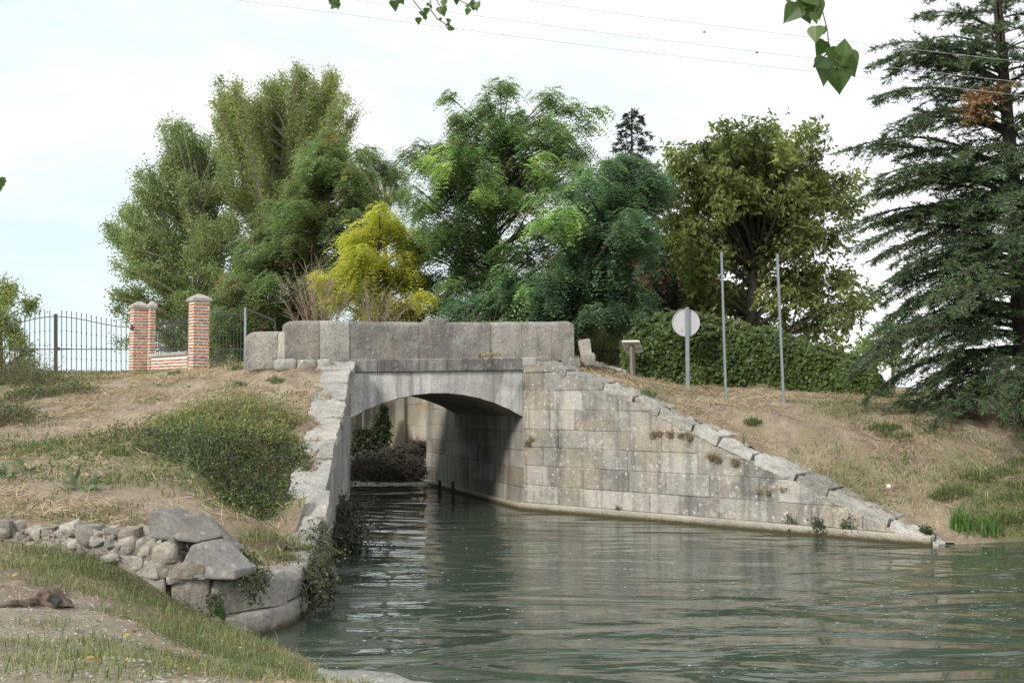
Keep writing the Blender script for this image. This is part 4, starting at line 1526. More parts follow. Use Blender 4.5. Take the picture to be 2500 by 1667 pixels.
Y = 52
b = gbase(890, Y)
tree('sparse_tree', 'thin sparse locust seen against the sky between the bigger trees', 'tree', b, [b, D(885, 600, Y), D(885, 480, Y)], .16,
     [lob(x, y, r, Y, rng.normal(0, .8), .6, .45) for x, y, r in ((880, 385, 36), (855, 360, 30), (905, 415, 32), (885, 465, 32), (925, 440, 26), (870, 500, 30), (915, 385, 22), (900, 520, 30))], lambda P, d, t: leaf_frond(P, d, t, (.3, .45), 4, .13, .055), M['locustred'], M['bark'], density=15, per=6, fill=.6)

Y = 34
b = gbase(870, Y)
LB = [(885, 500, 26), (840, 530, 40), (900, 550, 46), (808, 575, 28), (860, 600, 55), (930, 590, 40), (900, 645, 50), (830, 645, 40), (760, 650, 24), (950, 640, 36), (910, 520, 30), (960, 560, 30), (880, 690, 36), (930, 700, 36), (812, 545, 24), (870, 480, 14), (800, 620, 34), (840, 580, 40), (930, 720, 36), (890, 730, 34), (845, 700, 30), (790, 660, 24), (955, 680, 30), (920, 620, 40), (740, 640, 16), (765, 690, 18), (850, 720, 30)]
tree('small_yellow_tree', 'small locust tree turned bright yellow behind the middle of the parapet', 'tree', b, [b, D(868, 720, Y), D(866, 640, Y), D(870, 570, Y)], .12,
     [lob(x, y, r, Y, rng.normal(0, .5), .65, rng.uniform(.35, .7)) for x, y, r in LB], lambda P, d, t: leaf_frond(P, d, t, (.25, .4), 5, .11, .052), M['yellow'], M['bark'], density=11, per=7, depth=.9, tsd=.16)

Y = 35
b = gbase(1130, Y)
fr = [b, D(1135, 720, Y), D(1140, 620, Y), D(1130, 520, Y), D(1140, 420, Y), D(1150, 330, Y)]
LB = [(1150, 205, 36, .45), (1120, 225, 30, .45), (1170, 180, 20, .5), (1110, 245, 38, .45), (1190, 275, 38, .5), (1050, 250, 28, .4), (1030, 235, 16, .4), (1065, 290, 44, .45), (1000, 330, 34, .35), (965, 345, 20, .3), (1260, 230, 38, .55), (1245, 290, 50, .5), (1310, 260, 34, .5), (1350, 300, 30, .55), (1370, 265, 16, .55), (1330, 330, 34, .5), (1290, 335, 44, .5), (1130, 330, 54, .45), (1070, 370, 62, .45), (980, 380, 42, .3), (950, 370, 24, .3), (960, 440, 40, .5), (1180, 400, 70, .5), (1010, 450, 62, .5), (1100, 450, 74, .45), (1220, 460, 62, .5),
      (1000, 530, 62, .45), (935, 520, 26, .45), (1090, 540, 84, .45), (1200, 550, 74, .5), (1270, 500, 52, .55), (1000, 600, 54, .45), (1090, 630, 74, .45), (1180, 620, 74, .42), (960, 640, 38, .62), (1270, 600, 54, .45), (1020, 690, 44, .55), (1100, 700, 52, .45), (1180, 700, 62, .4), (930, 470, 30, .45), (1040, 400, 50, .5), (1140, 500, 60, .45), (940, 570, 34, .5), (1010, 660, 40, .6), (1240, 400, 46, .5), (1300, 560, 44, .45), (1230, 660, 54, .4), (1120, 290, 50, .45), (1160, 335, 56, .45), (1200, 350, 50, .48), (1060, 335, 46, .42), (1235, 330, 46, .5), (1100, 410, 56, .45), (1040, 500, 56, .48), (1150, 450, 60, .45), (1130, 590, 60, .45)]
t1 = tree('locust_tree', 'broad bright green locust tree with layered feathery sprays, tallest of the middle', 'tree', b, fr, .26,
     [lob(x, y, r, Y, rng.normal(0, .9), .5, t + rng.normal(0, .05)) for x, y, r, t in [(a, b, c * .82, d) for a, b, c, d in LB[:18]] + LB[18::2]] + fill([(935, 520), (950, 440), (965, 390), (1010, 350), (1060, 310), (1110, 290), (1150, 270), (1200, 300), (1250, 280), (1300, 300), (1330, 370), (1360, 420), (1360, 500), (1340, 560), (1300, 700), (1200, 770), (1040, 770), (960, 720), (945, 640), (970, 560)], 18, 38, 36, Y, 1.3, .5, .34, .66) +
     [lob(x, y, r, Y, -2.2, .7, .84) for x, y, r in ((1240, 375, 16), (1000, 375, 22), (1110, 432, 12), (1020, 400, 15))],
     lambda P, d, t: leaf_frond(P, d, t, (.28, .46), 5, .115, .05), M['locust'], M['darkbark'], density=10, per=7, depth=1.9, tsd=.17, fill=.45)

Y = 31.5
b = gbase(1285, Y)
fr = [b, D(1292, 740, Y), D(1330, 640, Y), D(1385, 540, Y), D(1430, 440, Y)]
LB = [(1440, 365, 26), (1475, 395, 34), (1410, 420, 44), (1480, 450, 42), (1385, 490, 48), (1450, 510, 52), (1360, 570, 48), (1430, 580, 54), (1380, 640, 44), (1450, 660, 40), (1410, 705, 50), (1455, 720, 32), (1310, 690, 44), (1300, 620, 44), (1240, 690, 54), (1095, 690, 40), (1060, 700, 34), (1150, 680, 46), (1210, 730, 40), (1340, 740, 34), (1480, 700, 24), (1500, 400, 22), (1320, 530, 40), (1170, 640, 40), (1040, 720, 24), (1390, 385, 20), (1120, 735, 30), (1260, 640, 40), (1350, 470, 40), (1332, 430, 34), (1370, 520, 44), (1342, 400, 26), (1320, 590, 44)]
tree('locust_tree', 'bluish green locust tree with low drooping sprays over the right half of the parapet', 'tree', b, fr, .2,
     [lob(x, y, r, Y, rng.normal(0, .6), .62, rng.uniform(.35, .6)) for x, y, r in LB] + fill([(1320, 480), (1385, 400), (1405, 375), (1440, 355), (1495, 395), (1515, 440), (1500, 560), (1480, 660), (1500, 720), (1440, 745), (1300, 755), (1200, 755), (1070, 740), (1060, 695), (1200, 645), (1300, 600)], 22, 40, 34, Y, .9, .6, .3, .62) +
     [lob(x, y, r, Y, -1.5, .6, .86) for x, y, r in ((1280, 500, 20), (1300, 520, 14), (1235, 515, 15), (1215, 655, 9), (1305, 495, 10))],
     lambda P, d, t: leaf_frond(P, d, t, (.28, .46), 5, .12, .055), M['locustblue'], M['darkbark'], density=10.5, per=7, depth=1.3, tsd=.13, fill=.5)

Y = 36
b = gbase(1720, Y)
fr = [b, D(1722, 760, Y), D(1728, 680, Y), D(1735, 620, Y)]
LB = [(1560, 370, 40), (1600, 352, 32), (1650, 322, 36), (1665, 305, 18), (1720, 325, 40), (1690, 305, 22), (1760, 315, 32), (1820, 325, 28), (1860, 310, 20), (1835, 298, 14), (1690, 400, 62), (1590, 440, 58), (1780, 400, 54), (1850, 380, 42), (1900, 430, 38), (1940, 415, 26), (1950, 470, 26), (1870, 470, 54), (1760, 480, 72), (1650, 500, 72), (1560, 520, 52), (1900, 540, 42), (1840, 560, 52), (1740, 580, 62), (1620, 590, 62), (1560, 600, 44), (1920, 640, 36), (1880, 680, 46), (1960, 690, 24), (1800, 670, 54), (1930, 740, 28), (1840, 740, 44), (1700, 680, 44), (1880, 770, 30), (1540, 440, 36), (1545, 390, 26), (1985, 680, 16), (1900, 600, 30), (1620, 660, 40), (1960, 770, 18), (1700, 455, 60), (1760, 425, 56), (1650, 430, 54), (1720, 540, 60), (1810, 470, 52), (1690, 370, 52), (1740, 370, 46), (1800, 350, 40), (1670, 560, 54), (1780, 560, 50), (1640, 370, 40), (1840, 430, 44), (1590, 640, 40), (1850, 620, 44)]
tree('walnut_tree', 'spreading olive green walnut tree above the ivy covered wall', 'tree', b, fr, .3,
     [lob(x, y, r, Y, rng.normal(0, .9), .85, rng.uniform(.3, .62)) for x, y, r in LB[::2] + LB[-14:]] + fill([(1535, 470), (1545, 390), (1600, 345), (1650, 310), (1720, 315), (1760, 310), (1850, 310), (1880, 370), (1950, 415), (1965, 470), (1930, 560), (1910, 600), (1955, 680), (1970, 720), (1900, 800), (1700, 770), (1600, 745), (1535, 620)], 22, 40, 44, Y, 1.4, .8, .3, .66), leaf_walnut, M['walnut'], M['darkbark'], density=9, per=7, depth=1.9, tsd=.18, fill=.25, limbr=.06, spread=.16)

Y = 85
b = gbase(1990, Y)
tree('distant_tree', 'small pale tree far off in the gap beside the cedar', 'tree', b, [b, b + Vector((0, 0, 3)), D(1990, 820, Y)], .2,
     [lob(x, y, r, Y, rng.normal(0, .5), .9, .4) for x, y, r in ((1990, 800, 22), (1975, 820, 20), (2005, 830, 24), (1985, 785, 12), (1985, 860, 30))], lambda P, d, t: leaf_simple(P, d, t, (.25, .4)), M['poplar'], M['bark'], density=6, per=6, spread=.25)
Y = 29
b = gbase(2050, Y)
tree('shrub', 'upright twiggy shrub half hidden at the left side of the cedar', 'shrub', b, [b, b + Vector((0, 0, .8)), D(2050, 830, Y)], .06,
     [lob(x0, y0, r, Y, rng.normal(0, .2), .9, .4, (x1, y1)) for x0, y0, x1, y1, r in ((2040, 800, 2008, 740, 12), (2050, 800, 2030, 730, 12), (2055, 800, 2050, 735, 12), (2060, 800, 2075, 740, 14), (2040, 830, 2010, 790, 16), (2060, 840, 2060, 780, 24))], lambda P, d, t: leaf_simple(P, d, t, (.06, .1)), M['poplar'], M['bark'], density=30, per=5, depth=.4, spread=.05)


# ------------------------------------------------------------------ needle trees
def needle_tree(name, label, base, axis, r0, branches, nmat, bmat, tuft=.10, nb=26, droop=.28, seed=1, sidelen=.36, brown=None):
    """branches: list of (height along axis 0..1, azimuth, length, rise)"""
    root = thing(name, label, 'tree', base)
    acc = Acc()
    ax = [np.array(p) for p in axis]
    lens = np.cumsum([0] + [np.linalg.norm(ax[i + 1] - ax[i]) for i in range(len(ax) - 1)])

    def at(h):
        l = h * lens[-1]
        i = min(len(ax) - 2, int(np.searchsorted(lens, l, side='right') - 1))
        f = (l - lens[i]) / (lens[i + 1] - lens[i])
        return ax[i] + (ax[i + 1] - ax[i]) * f
    acc.tube([Vector(p) for p in ax], [max(.02, r0 * (1 - l / lens[-1]) + .02) for l in lens], 9)
    fol = Fol()
    SX, TX, R0 = [], [], []
    for (h, az, L, rise) in branches:
        p = at(h)
        d0 = np.array([math.sin(az), -math.cos(az), 0.0])
        n = 7
        ts = np.linspace(0, 1, n)
        wig = rng.normal(0, .03) * L
        perp = np.array([-d0[1], d0[0], 0])
        pts = p + d0 * (ts * L)[:, None] + np.array([0, 0, 1.0]) * (L * (rise * ts + .10 * np.sin(ts * math.pi) - .10 * ts ** 3))[:, None] + perp * (wig * np.sin(ts * 3))[:, None]
        acc.tube([Vector(q) for q in pts], [max(.008, .022 * L * (1 - .88 * t) / 1.6) for t in ts], 5)
        m = int(nb * L / 2.5) + 6
        t = np.sort(rng.uniform(.10, 1.0, m))
        sgn = rng.choice([-1, 1], m)
        ii = np.clip((t * (n - 1)).astype(int), 0, n - 2)
        f = t * (n - 1) - ii
        q = pts[ii] * (1 - f)[:, None] + pts[ii + 1] * f[:, None]
        bd = unit(pts[np.clip(ii + 1, 0, n - 1)] - pts[ii])
        sl = (sidelen * L * (1 - t) ** .8 + .14) * rng.uniform(.5, 1.1, m)
        sd = unit(bd * rng.uniform(.5, 1.0, m)[:, None] + perp * (sgn * rng.uniform(.4, 1.0, m))[:, None] + np.array([0, 0, 1.0]) * rng.normal(-.02, .16, m)[:, None])
        e = q + sd * sl[:, None]
        e[:, 2] -= droop * sl * rng.uniform(.3, 1.3, m)
        SX.append(q)
        TX.append(e)
        # secondary sprays off each branchlet
        k = 3
        ft = rng.uniform(.25, .9, (m, k))
        q2 = q[:, None] + (e - q)[:, None] * ft[..., None]
        e2 = q2 + (rnd_dir(m * k).reshape(m, k, 3) * np.array([1, 1, .35]) * .6 + unit(e - q)[:, None] * .7 + np.array([0, 0, -.30])) * (sl[:, None] * .42 * (1.1 - ft))[..., None]
        SX.append(q2.reshape(-1, 3))
        TX.append(e2.reshape(-1, 3))
        nn = 26
        S2 = np.concatenate([q, q2.reshape(-1, 3), pts[2:-1]])
        E2 = np.concatenate([e, e2.reshape(-1, 3), pts[3:]])
        le = np.linalg.norm(E2 - S2, axis=1)
        cnt = np.maximum(2, (le / (tuft * .25)).astype(int))
        idx = np.repeat(np.arange(len(S2)), cnt)
        ft = rng.random(len(idx))
        P = S2[idx] + (E2 - S2)[idx] * ft[:, None]
        dd = unit(E2 - S2)[idx]
        nd_ = unit(dd * .9 + rnd_dir(len(idx)) * np.array([.8, .8, .55]) + np.array([0, 0, .16]))
        sdv = unit(np.cross(nd_, rnd_dir(len(idx))))
        ln = rng.uniform(.7, 1.3, len(idx)) * tuft
        V, F = quads(P, nd_, sdv, ln, ln * .2)
        base_t = rng.normal(.38, .07)
        ti = base_t + rng.normal(0, .13, len(idx))
        if brown is not None:
            c, rad_ = brown
            ti = np.where(np.linalg.norm(P - np.array(c), axis=1) < rad_ * rng.uniform(.6, 1.1, len(P)), .98, np.minimum(ti, .74))
        fol.add(V, F, ti)
    V, F = sticks(np.concatenate(SX), np.concatenate(TX), .007, .003, -.03)
    acc.add(V.tolist(), F.tolist())
    acc.build('trunk', bmat, root, smooth=True)
    fol.build('crown', nmat, root)
    return root


YC = 24.5
cb = gbase(2365, YC)
axis = [cb, D(2345, 700, YC), D(2332, 480, YC), D(2312, 250, YC), D(2293, 30, YC), D(2275, -180, YC), D(2265, -420, YC)]
lens = sum((axis[i + 1] - axis[i]).length for i in range(len(axis) - 1))
Htop = axis[-1].z - cb.z


def hfrac(y):
    z = D(2340, y, YC).z
    return max(.02, min(.98, (z - cb.z) / Htop))


br = []
# boughs reaching left, read from their tips
for tx, ty, ya in ((2085, 8, 60), (2135, -40, -10), (1968, 95, 180), (2020, 130, 190), (1990, 200, 250), (1992, 275, 320), (1900, 312, 410), (2040, 345, 390), (2000, 400, 430), (1880, 486, 520), (1960, 430, 470), (2010, 560, 560), (1985, 645, 600), (2060, 600, 590), (2000, 720, 660), (1960, 785, 700), (1905, 830, 740), (1990, 860, 800), (2060, 930, 850), (2140, 955, 880), (2000, 480, 500), (2080, 260, 300), (2110, 160, 200), (1960, 520, 545), (2040, 690, 640), (2050, 800, 720), (2200, 930, 860), (2080, 880, 800), (1985, 130, 150), (2060, 70, 110), (2130, 700, 640), (2160, 620, 580), (2020, 610, 590), (1930, 400, 450)):
    T = D(tx, ty, YC + rng.uniform(-.8, .8))
    h = hfrac(ya)
    l = h * 1.0
    A = Vector(np.array(cb) * 1)
    # point on the trunk
    zz = cb.z + h * Htop
    for i in range(len(axis) - 1):
        if axis[i].z <= zz <= axis[i + 1].z:
            A = axis[i].lerp(axis[i + 1], (zz - axis[i].z) / (axis[i + 1].z - axis[i].z))
    v = T - A
    Lh = math.hypot(v.x, v.y)
    for _ in range(2):
        br.append((h + rng.normal(0, .008), math.atan2(v.x, -v.y) + rng.normal(0, .05), Lh * rng.uniform(.85, 1.02), v.z / Lh + rng.normal(0, .02)))
n = 92
for i in range(n):
    h = .03 + .95 * (i + rng.random()) / n
    az = i * 2.4 + rng.normal(0, .3)
    az = (az + math.pi) % (2 * math.pi) - math.pi
    L = (3.6 * (1 - h) ** .75 + .4) * rng.uniform(.6, 1.05)
    if -2.1 < az < -.9:
        L *= .8
    if h < .22 and math.cos(az) > 0:
        L = min(L, 3.2)
    br.append((h, az, L, -.16 + .36 * h + rng.normal(0, .05)))
for i in range(56):      # dense skirts near the ground, facing the water and the path
    h = rng.uniform(.03, .42)
    az = rng.uniform(-2.0, 1.2)
    br.append((h, az, rng.uniform(2.2, 4.0) * (1.1 - .5 * h), -.20 + .5 * h + rng.normal(0, .06)))
for i in range(46):      # boughs coming forward over the trunk
    h = rng.uniform(.25, .92)
    br.append((h, rng.uniform(-1.2, 1.2), rng.uniform(1.1, 2.4) * (1.15 - .5 * h), -.16 + .34 * h + rng.normal(0, .05)))
cedar_ax = axis
lens_ax = [0]
needle_tree('cedar_tree', 'huge dark blue green cedar with tiered boughs filling the right edge', cb, axis, .24, br, M['cedar'], M['darkbark'], tuft=.115, nb=24, droop=.20, brown=(tuple(D(2265, 235, YC - 1.0)), .75))

Y = 43
sb = gbase(1452, Y)
tp = D(1451, 248, Y)
br = []
n = 120
for i in range(n):
    h = .06 + .93 * (i + rng.random()) / n
    L = (3.7 * (1 - h) ** .85 + .16) * rng.uniform(.75, 1.15)
    br.append((h, i * 2.4 + rng.normal(0, .3), L, -.12 + .2 * h + rng.normal(0, .06)))
needle_tree('spruce_tree', 'narrow dark spruce whose tip rises between the locust and the walnut', sb, [sb, sb.lerp(tp, .5), tp], .2, br, M['spruce'], M['darkbark'], tuft=.2, nb=11, droop=.35)
Y = 39
sb = gbase(1545, Y)
tp = D(1555, 480, Y)
br = []
n = 90
for i in range(n):
    h = .04 + .94 * (i + rng.random()) / n
    L = (2.3 * (1 - h) ** .7 + .2) * rng.uniform(.75, 1.15)
    br.append((h, i * 2.4 + rng.normal(0, .3), L, -.05 + .2 * h + rng.normal(0, .06)))
needle_tree('yew_tree', 'very dark evergreen in the shade between the spruce and the walnut', sb, [sb, sb.lerp(tp, .5), tp], .2, br, M['spruce'], M['darkbark'], tuft=.2, nb=12, droop=.3)


# ------------------------------------------------------------------ bare shrubs behind the parapet
def bare_shrub(name, label, x, Y, tips, r=.018):
    b = gbase(x, Y)
    acc = Acc()
    SX, TX = [], []
    rr = random.Random(x)
    for tx, ty in tips:
        for k in range(3):
            T = D(tx + rr.uniform(-18, 18), ty + rr.uniform(-12, 20), Y + rr.uniform(-.9, .9))
            c = b.lerp(T, .45) + Vector((rr.uniform(-.2, .2), rr.uniform(-.2, .2), .25))
            pts = [b * (1 - t) ** 2 + c * (2 * t * (1 - t)) + T * (t * t) for t in (0, .25, .5, .75, 1)]
            acc.tube(pts, [r, r * .8, r * .6, r * .4, r * .2], 4)
            for q in range(11):
                t = rr.uniform(.35, 1)
                p = b * (1 - t) ** 2 + c * (2 * t * (1 - t)) + T * (t * t)
                d = (T - b).normalized() + Vector((rr.gauss(0, .6), rr.gauss(0, .6), rr.gauss(.1, .45)))
                SX.append(tuple(p))
                TX.append(tuple(p + d.normalized() * rr.uniform(.2, .6)))
    V, F = sticks(np.array(SX), np.array(TX), r * .35, r * .15, .05)
    V2 = np.array(acc.V)
    acc.add(V.tolist(), F.tolist())
    o = acc.build(name, M['drytwig'], base=b, smooth=True)
    tag(o, label, 'shrub')
    return o


bare_shrub('bare_shrub', 'leafless pinkish brown shrub left of the yellow tree above the parapet', 735, 31.5, [(650, 660), (670, 640), (690, 610), (715, 600), (735, 590), (760, 620), (780, 650), (800, 660), (665, 690), (700, 650), (745, 640)])
bare_shrub('bare_shrub', 'leafless grey brown shrub under the yellow tree', 860, 31.0, [(810, 690), (830, 660), (850, 650), (875, 660), (900, 670), (920, 690), (835, 690), (885, 690)], .014)


# ------------------------------------------------------------------ ivy covered wall
YI0, YI1 = 29.8, 28.2
CT = [(1425, 790), (1465, 745), (1510, 722), (1560, 715), (1610, 722), (1660, 730), (1720, 748), (1780, 752), (1840, 778), (1900, 800), (1960, 815), (2010, 850), (2040, 885)]
CB_ = [(1425, 868), (1500, 870), (1600, 884), (1750, 892), (1900, 900), (2040, 912)]


def ivyY(x):
    return YI0 + (YI1 - YI0) * (x - 1440) / 600


ivy = thing('ivy_hedge', 'old garden wall wholly covered with glossy green ivy under the walnut', 'hedge', gbase(1720, 29))
acc = Acc()
xs_ = np.arange(1425, 2041, 12)
for i in range(len(xs_) - 1):
    q = []
    for x in (xs_[i], xs_[i + 1]):
        y = ivyY(x)
        t, bb = D(x, itp(CT, x) + 10, y + .3), D(x, itp(CB_, x), y + .3)
        q.append((t, bb))
    (t0, b0), (t1, b1) = q
    dz = Vector((0, .55, 0))
    zb = Vector((0, 0, -.4))
    acc.add([b0 + zb, b1 + zb, t1, t0, b0 + dz + zb, b1 + dz + zb, t1 + dz, t0 + dz], [(0, 1, 2, 3), (3, 2, 6, 7), (5, 4, 7, 6)], .2)
acc.build('wall_core', M['darkbark'], ivy)
N = 17000
x = rng.uniform(1425, 2040, N)
f = rng.random(N)
tp_ = np.array([itp(CT, a) for a in x])
bt_ = np.array([itp(CB_, a) for a in x]) + 6
P = np.array([tuple(D(a, tt + (bb - tt) * g_, ivyY(a))) for a, tt, bb, g_ in zip(x, tp_, bt_, f)])
bul = wob(P * np.array([1, 1, 1.0]), 1.5, 3) * .12 + wob(P, 4.0, 22) * .07
P[:, 1] -= bul + rng.uniform(-.08, .16, N)
top = f < .10
P[top, 1] += rng.uniform(0, .6, top.sum())
P[top, 2] += rng.uniform(-.03, .12, top.sum())
d = unit(np.array([0, -.35, -.8]) + rnd_dir(N) * .55)
nrm = unit(np.array([-.1, -.8, .6]) + rnd_dir(N) * .45)
s = unit(np.cross(d, nrm))
l = rng.uniform(.08, .145, N)
V, F = quads(P, d, s, l, l * .8)
mesh_np('ivy', V, F, M['ivy'], ivy, tint=np.clip(.42 + wob(P, 2.2, 11) * .10 + rng.normal(0, .17, N), 0, 1))


# ------------------------------------------------------------------ low shrubs and brambles
def bush(name, label, cat, blobs, leaf, lmat, smat, density=60, per=6, group=None, stem=.006, tsd=.16, spread=.05, parts=('stems', 'leaves'), up=.5):
    """a low mass of stems and leaves; blobs = (centre on the ground, radius, height, tint)"""
    b = Vector(blobs[0][0])
    root = thing(name, label, cat, b, group)
    fol = Fol()
    SX, TX = [], []
    for c, r, h, ti in blobs:
        n = int(density * r * r * 4) + 8
        an, rad_ = rng.uniform(0, 6.283, n), r * np.sqrt(rng.random(n))
        gx_, gy_ = c[0] + np.cos(an) * rad_, c[1] + np.sin(an) * rad_ * .8
        gz = terrain(np.stack([gx_, gy_], 1))
        src = np.stack([gx_, gy_, gz], 1)
        prof = np.sqrt(np.maximum(.02, 1 - (rad_ / r) ** 2))
        tip = src + np.stack([rng.normal(0, .3, n) * h + np.cos(an) * h * .3, rng.normal(0, .3, n) * h + np.sin(an) * h * .3, h * prof * np.where(rng.random(n) < .12, rng.uniform(1.0, 1.7, n), rng.uniform(.25, 1.05, n))], 1)
        ok = (wob(src, 3.4, 9) > -.75) | (rng.random(n) < .3)
        src, tip = src[ok], tip[ok]
        n = len(src)
        SX.append(src)
        TX.append(tip)
        dd = unit(tip - src)
        tt = rng.uniform(.3, 1.05, (n, per))
        P = (src[:, None] + (tip - src)[:, None] * tt[..., None] + rng.normal(0, spread, (n, per, 3))).reshape(-1, 3)
        ti_ = np.repeat(ti + rng.normal(0, tsd * .5, n), per) + rng.normal(0, tsd, n * per)
        fol.add(*leaf(P, np.repeat(dd, per, 0), np.clip(ti_, 0, 1)))
    V, F = sticks(np.concatenate(SX), np.concatenate(TX), stem, stem * .4, .06)
    mesh_np(parts[0], V, F, smat, root)
    fol.build(parts[1], lmat, root)
    return root


def G(x, y, y0=5.0, y1=60.0):
    return tuple(hit(x, y, y0, y1))


lf = lambda P, d, t: leaf_simple(P, d, t, (.035, .065), .6, .0, .9)
bush('bramble_thicket', 'large bright and dark green bramble thicket on the left bank beside the coping', 'shrub',
     [(G(440, 970), .7, .30, .74), (G(500, 965), .75, .42, .82), (G(555, 965), .8, .5, .84), (G(610, 970), .6, .46, .82), (G(622, 945), .25, .5, .85), (G(470, 1000), .6, .28, .6), (G(540, 1000), .8, .36, .7), (G(610, 1010), .6, .34, .66), (G(490, 1035), .8, .22, .36), (G(420, 1025), .7, .2, .40), (G(570, 1045), .8, .24, .34), (G(440, 1060), .5, .16, .36), (G(510, 1080), .7, .22, .28), (G(610, 1075), .7, .22, .30), (G(655, 1055), .4, .16, .34), (G(570, 1115), .55, .2, .30), (G(510, 1125), .4, .16, .32), (G(600, 1145), .45, .18, .34), (G(550, 1165), .4, .16, .38), (G(600, 1190), .35, .14, .42), (G(635, 1120), .4, .18, .34), (G(520, 1160), .3, .14, .4), (G(680, 1080), .3, .12, .36)], lf, M['bramble'], M['drytwig'], density=130, per=9)
bush('low_shrub', 'low spreading grey green undergrowth left of the bramble thicket', 'shrub',
     [(G(300, 1015), .7, .22, .4), (G(250, 1000), .5, .18, .4), (G(370, 1025), .6, .22, .38), (G(200, 1040), .5, .10, .48), (G(120, 1030), .45, .09, .5), (G(50, 1040), .5, .10, .5), (G(340, 980), .35, .16, .42), (G(150, 1075), .4, .08, .5)], lf, M['bramble'], M['drytwig'], density=34, per=7)
bush('round_bush', 'dense green bush at the left edge below the iron gate', 'shrub', [(G(30, 880), 1.1, .75, .42), (G(85, 882), .7, .5, .42), (G(-20, 880), 1.1, .8, .4)], lf, M['bramble'], M['drytwig'], density=75, per=8)
bush('low_bush', 'low grey green bush lying on dry grass below the gate centre', 'shrub', [(G(115, 905), .9, .34, .38), (G(170, 905), .5, .2, .4), (G(75, 912), .6, .25, .38)], lf, M['bramble'], M['drytwig'], density=70, per=7)
bush('edge_bush', 'small dark bush at the left picture edge on the bank slope', 'shrub', [(G(10, 970), .8, .32, .34), (G(-30, 975), .8, .4, .34), (G(5, 945), .5, .2, .4)], lf, M['bramble'], M['drytwig'], density=70, per=7)
# plants hanging into the water beside the left wing wall


def hanging(name, label, cat, pts, lmat, n=220, spread=.16, L=(.05, .09), tint=.4, drop=.5, smat=None, stemr=.006):
    """leafy stems along a row of points (x, y, Y), arching and drooping"""
    p0 = D(*pts[0])
    root = thing(name, label, cat, p0)
    A = np.array([tuple(D(*p)) for p in pts])
    k = rng.integers(0, len(A), n)
    src = A[k] + rng.normal(0, spread * .4, (n, 3))
    tip = src + rng.normal(0, spread, (n, 3)) + np.array([.02, -.05, -drop * spread])
    V, F = sticks(src, tip, stemr, stemr * .4, .2)
    mesh_np('stems', V, F, smat or M['deadtwig'], root)
    m = 7
    tt = rng.uniform(.1, 1.05, (n, m))
    P = (src[:, None] + (tip - src)[:, None] * tt[..., None] + rng.normal(0, .035, (n, m, 3))).reshape(-1, 3)
    fol = Fol()
    fol.add(*leaf_simple(P, np.repeat(unit(tip - src), m, 0), np.clip(tint + rng.normal(0, .17, n * m), 0, 1), L, .6, .2, .9))
    fol.build('leaves', lmat, root)
    return root


hanging('dark_shrub', 'dark leafy shrub growing from the base of the left wing wall over the water', 'shrub',
        [(790, 1155, 21), (800, 1170, 20.5), (785, 1180, 20), (795, 1195, 20), (805, 1210, 19.5), (790, 1225, 19.2), (775, 1200, 20), (770, 1170, 21), (800, 1240, 18.8), (780, 1250, 18.6), (815, 1185, 20.5), (770, 1225, 19.2), (765, 1240, 18.8), (812, 1225, 19.5)], M['darkweed'], 420, .24, tint=.35)
hanging('trailing_plant', 'green trailing plant on the quay edge where the left wing wall ends', 'plant', [(735, 1215, 16), (728, 1235, 15.6), (735, 1255, 15.6), (745, 1270, 15.4), (725, 1290, 14.6), (715, 1310, 14.2), (735, 1300, 15)], M['bramble'], 150, .13, (.04, .065), tint=.36)
hanging('waterside_plant', 'brownish weed drooping over the water right of the quay nose', 'plant', [(705, 1335, 13.8), (712, 1350, 13.8), (722, 1330, 14), (735, 1325, 14.2), (750, 1322, 14.4), (700, 1355, 13.5)], M['darkweed'], 110, .14, tint=.6)
hanging('wall_plant', 'dark green leafy plant rooted in the joint of the rounded quay stone', 'plant', [(572, 1330, 12.2), (575, 1345, 12.2), (570, 1355, 12.18), (578, 1365, 12.18), (590, 1325, 12.3)], M['bramble'], 46, .06, (.03, .055), tint=.22)
hanging('wall_plant', 'smaller green plant in the quay joint behind the flat leaved iris', 'plant', [(490, 1362, 11.98), (494, 1372, 11.96), (487, 1380, 11.95)], M['bramble'], 26, .055, (.03, .05), tint=.28)
hanging('wall_plant', 'grey green weed growing between the lower slab and the nose stones', 'plant', [(550, 1270, 12.6), (560, 1285, 12.6), (548, 1295, 12.5), (570, 1300, 12.6), (545, 1250, 12.8), (590, 1310, 12.5), (605, 1320, 12.4)], M['bramble'], 110, .09, (.03, .055), tint=.4)
hanging('creeper', 'small creeper sprouting high on the left wing wall near the water shrub', 'plant', [(752, 1110, 20.5), (755, 1125, 20.3), (750, 1140, 20.1), (760, 1095, 20.8)], M['darkweed'], 40, .10, tint=.45)
for x, y, Yw, n, lab in ((1815, 1190, 21.65, 50, 'small green plant low on the right wing wall, leftmost of the three'), (1878, 1203, 21.2, 60, 'small green plant low on the right wing wall, middle of the three'), (1945, 1200, 20.9, 45, 'small green plant low on the right wing wall, rightmost of the three'), (2128, 1218, 20.1, 60, 'green tuft growing over the tip of the right wing wall')):
    hanging('wall_plant', lab, 'plant', [(x, y, Yw), (x + 3, y + 10, Yw)], M['bramble'], n, .08, (.04, .07), tint=.25)


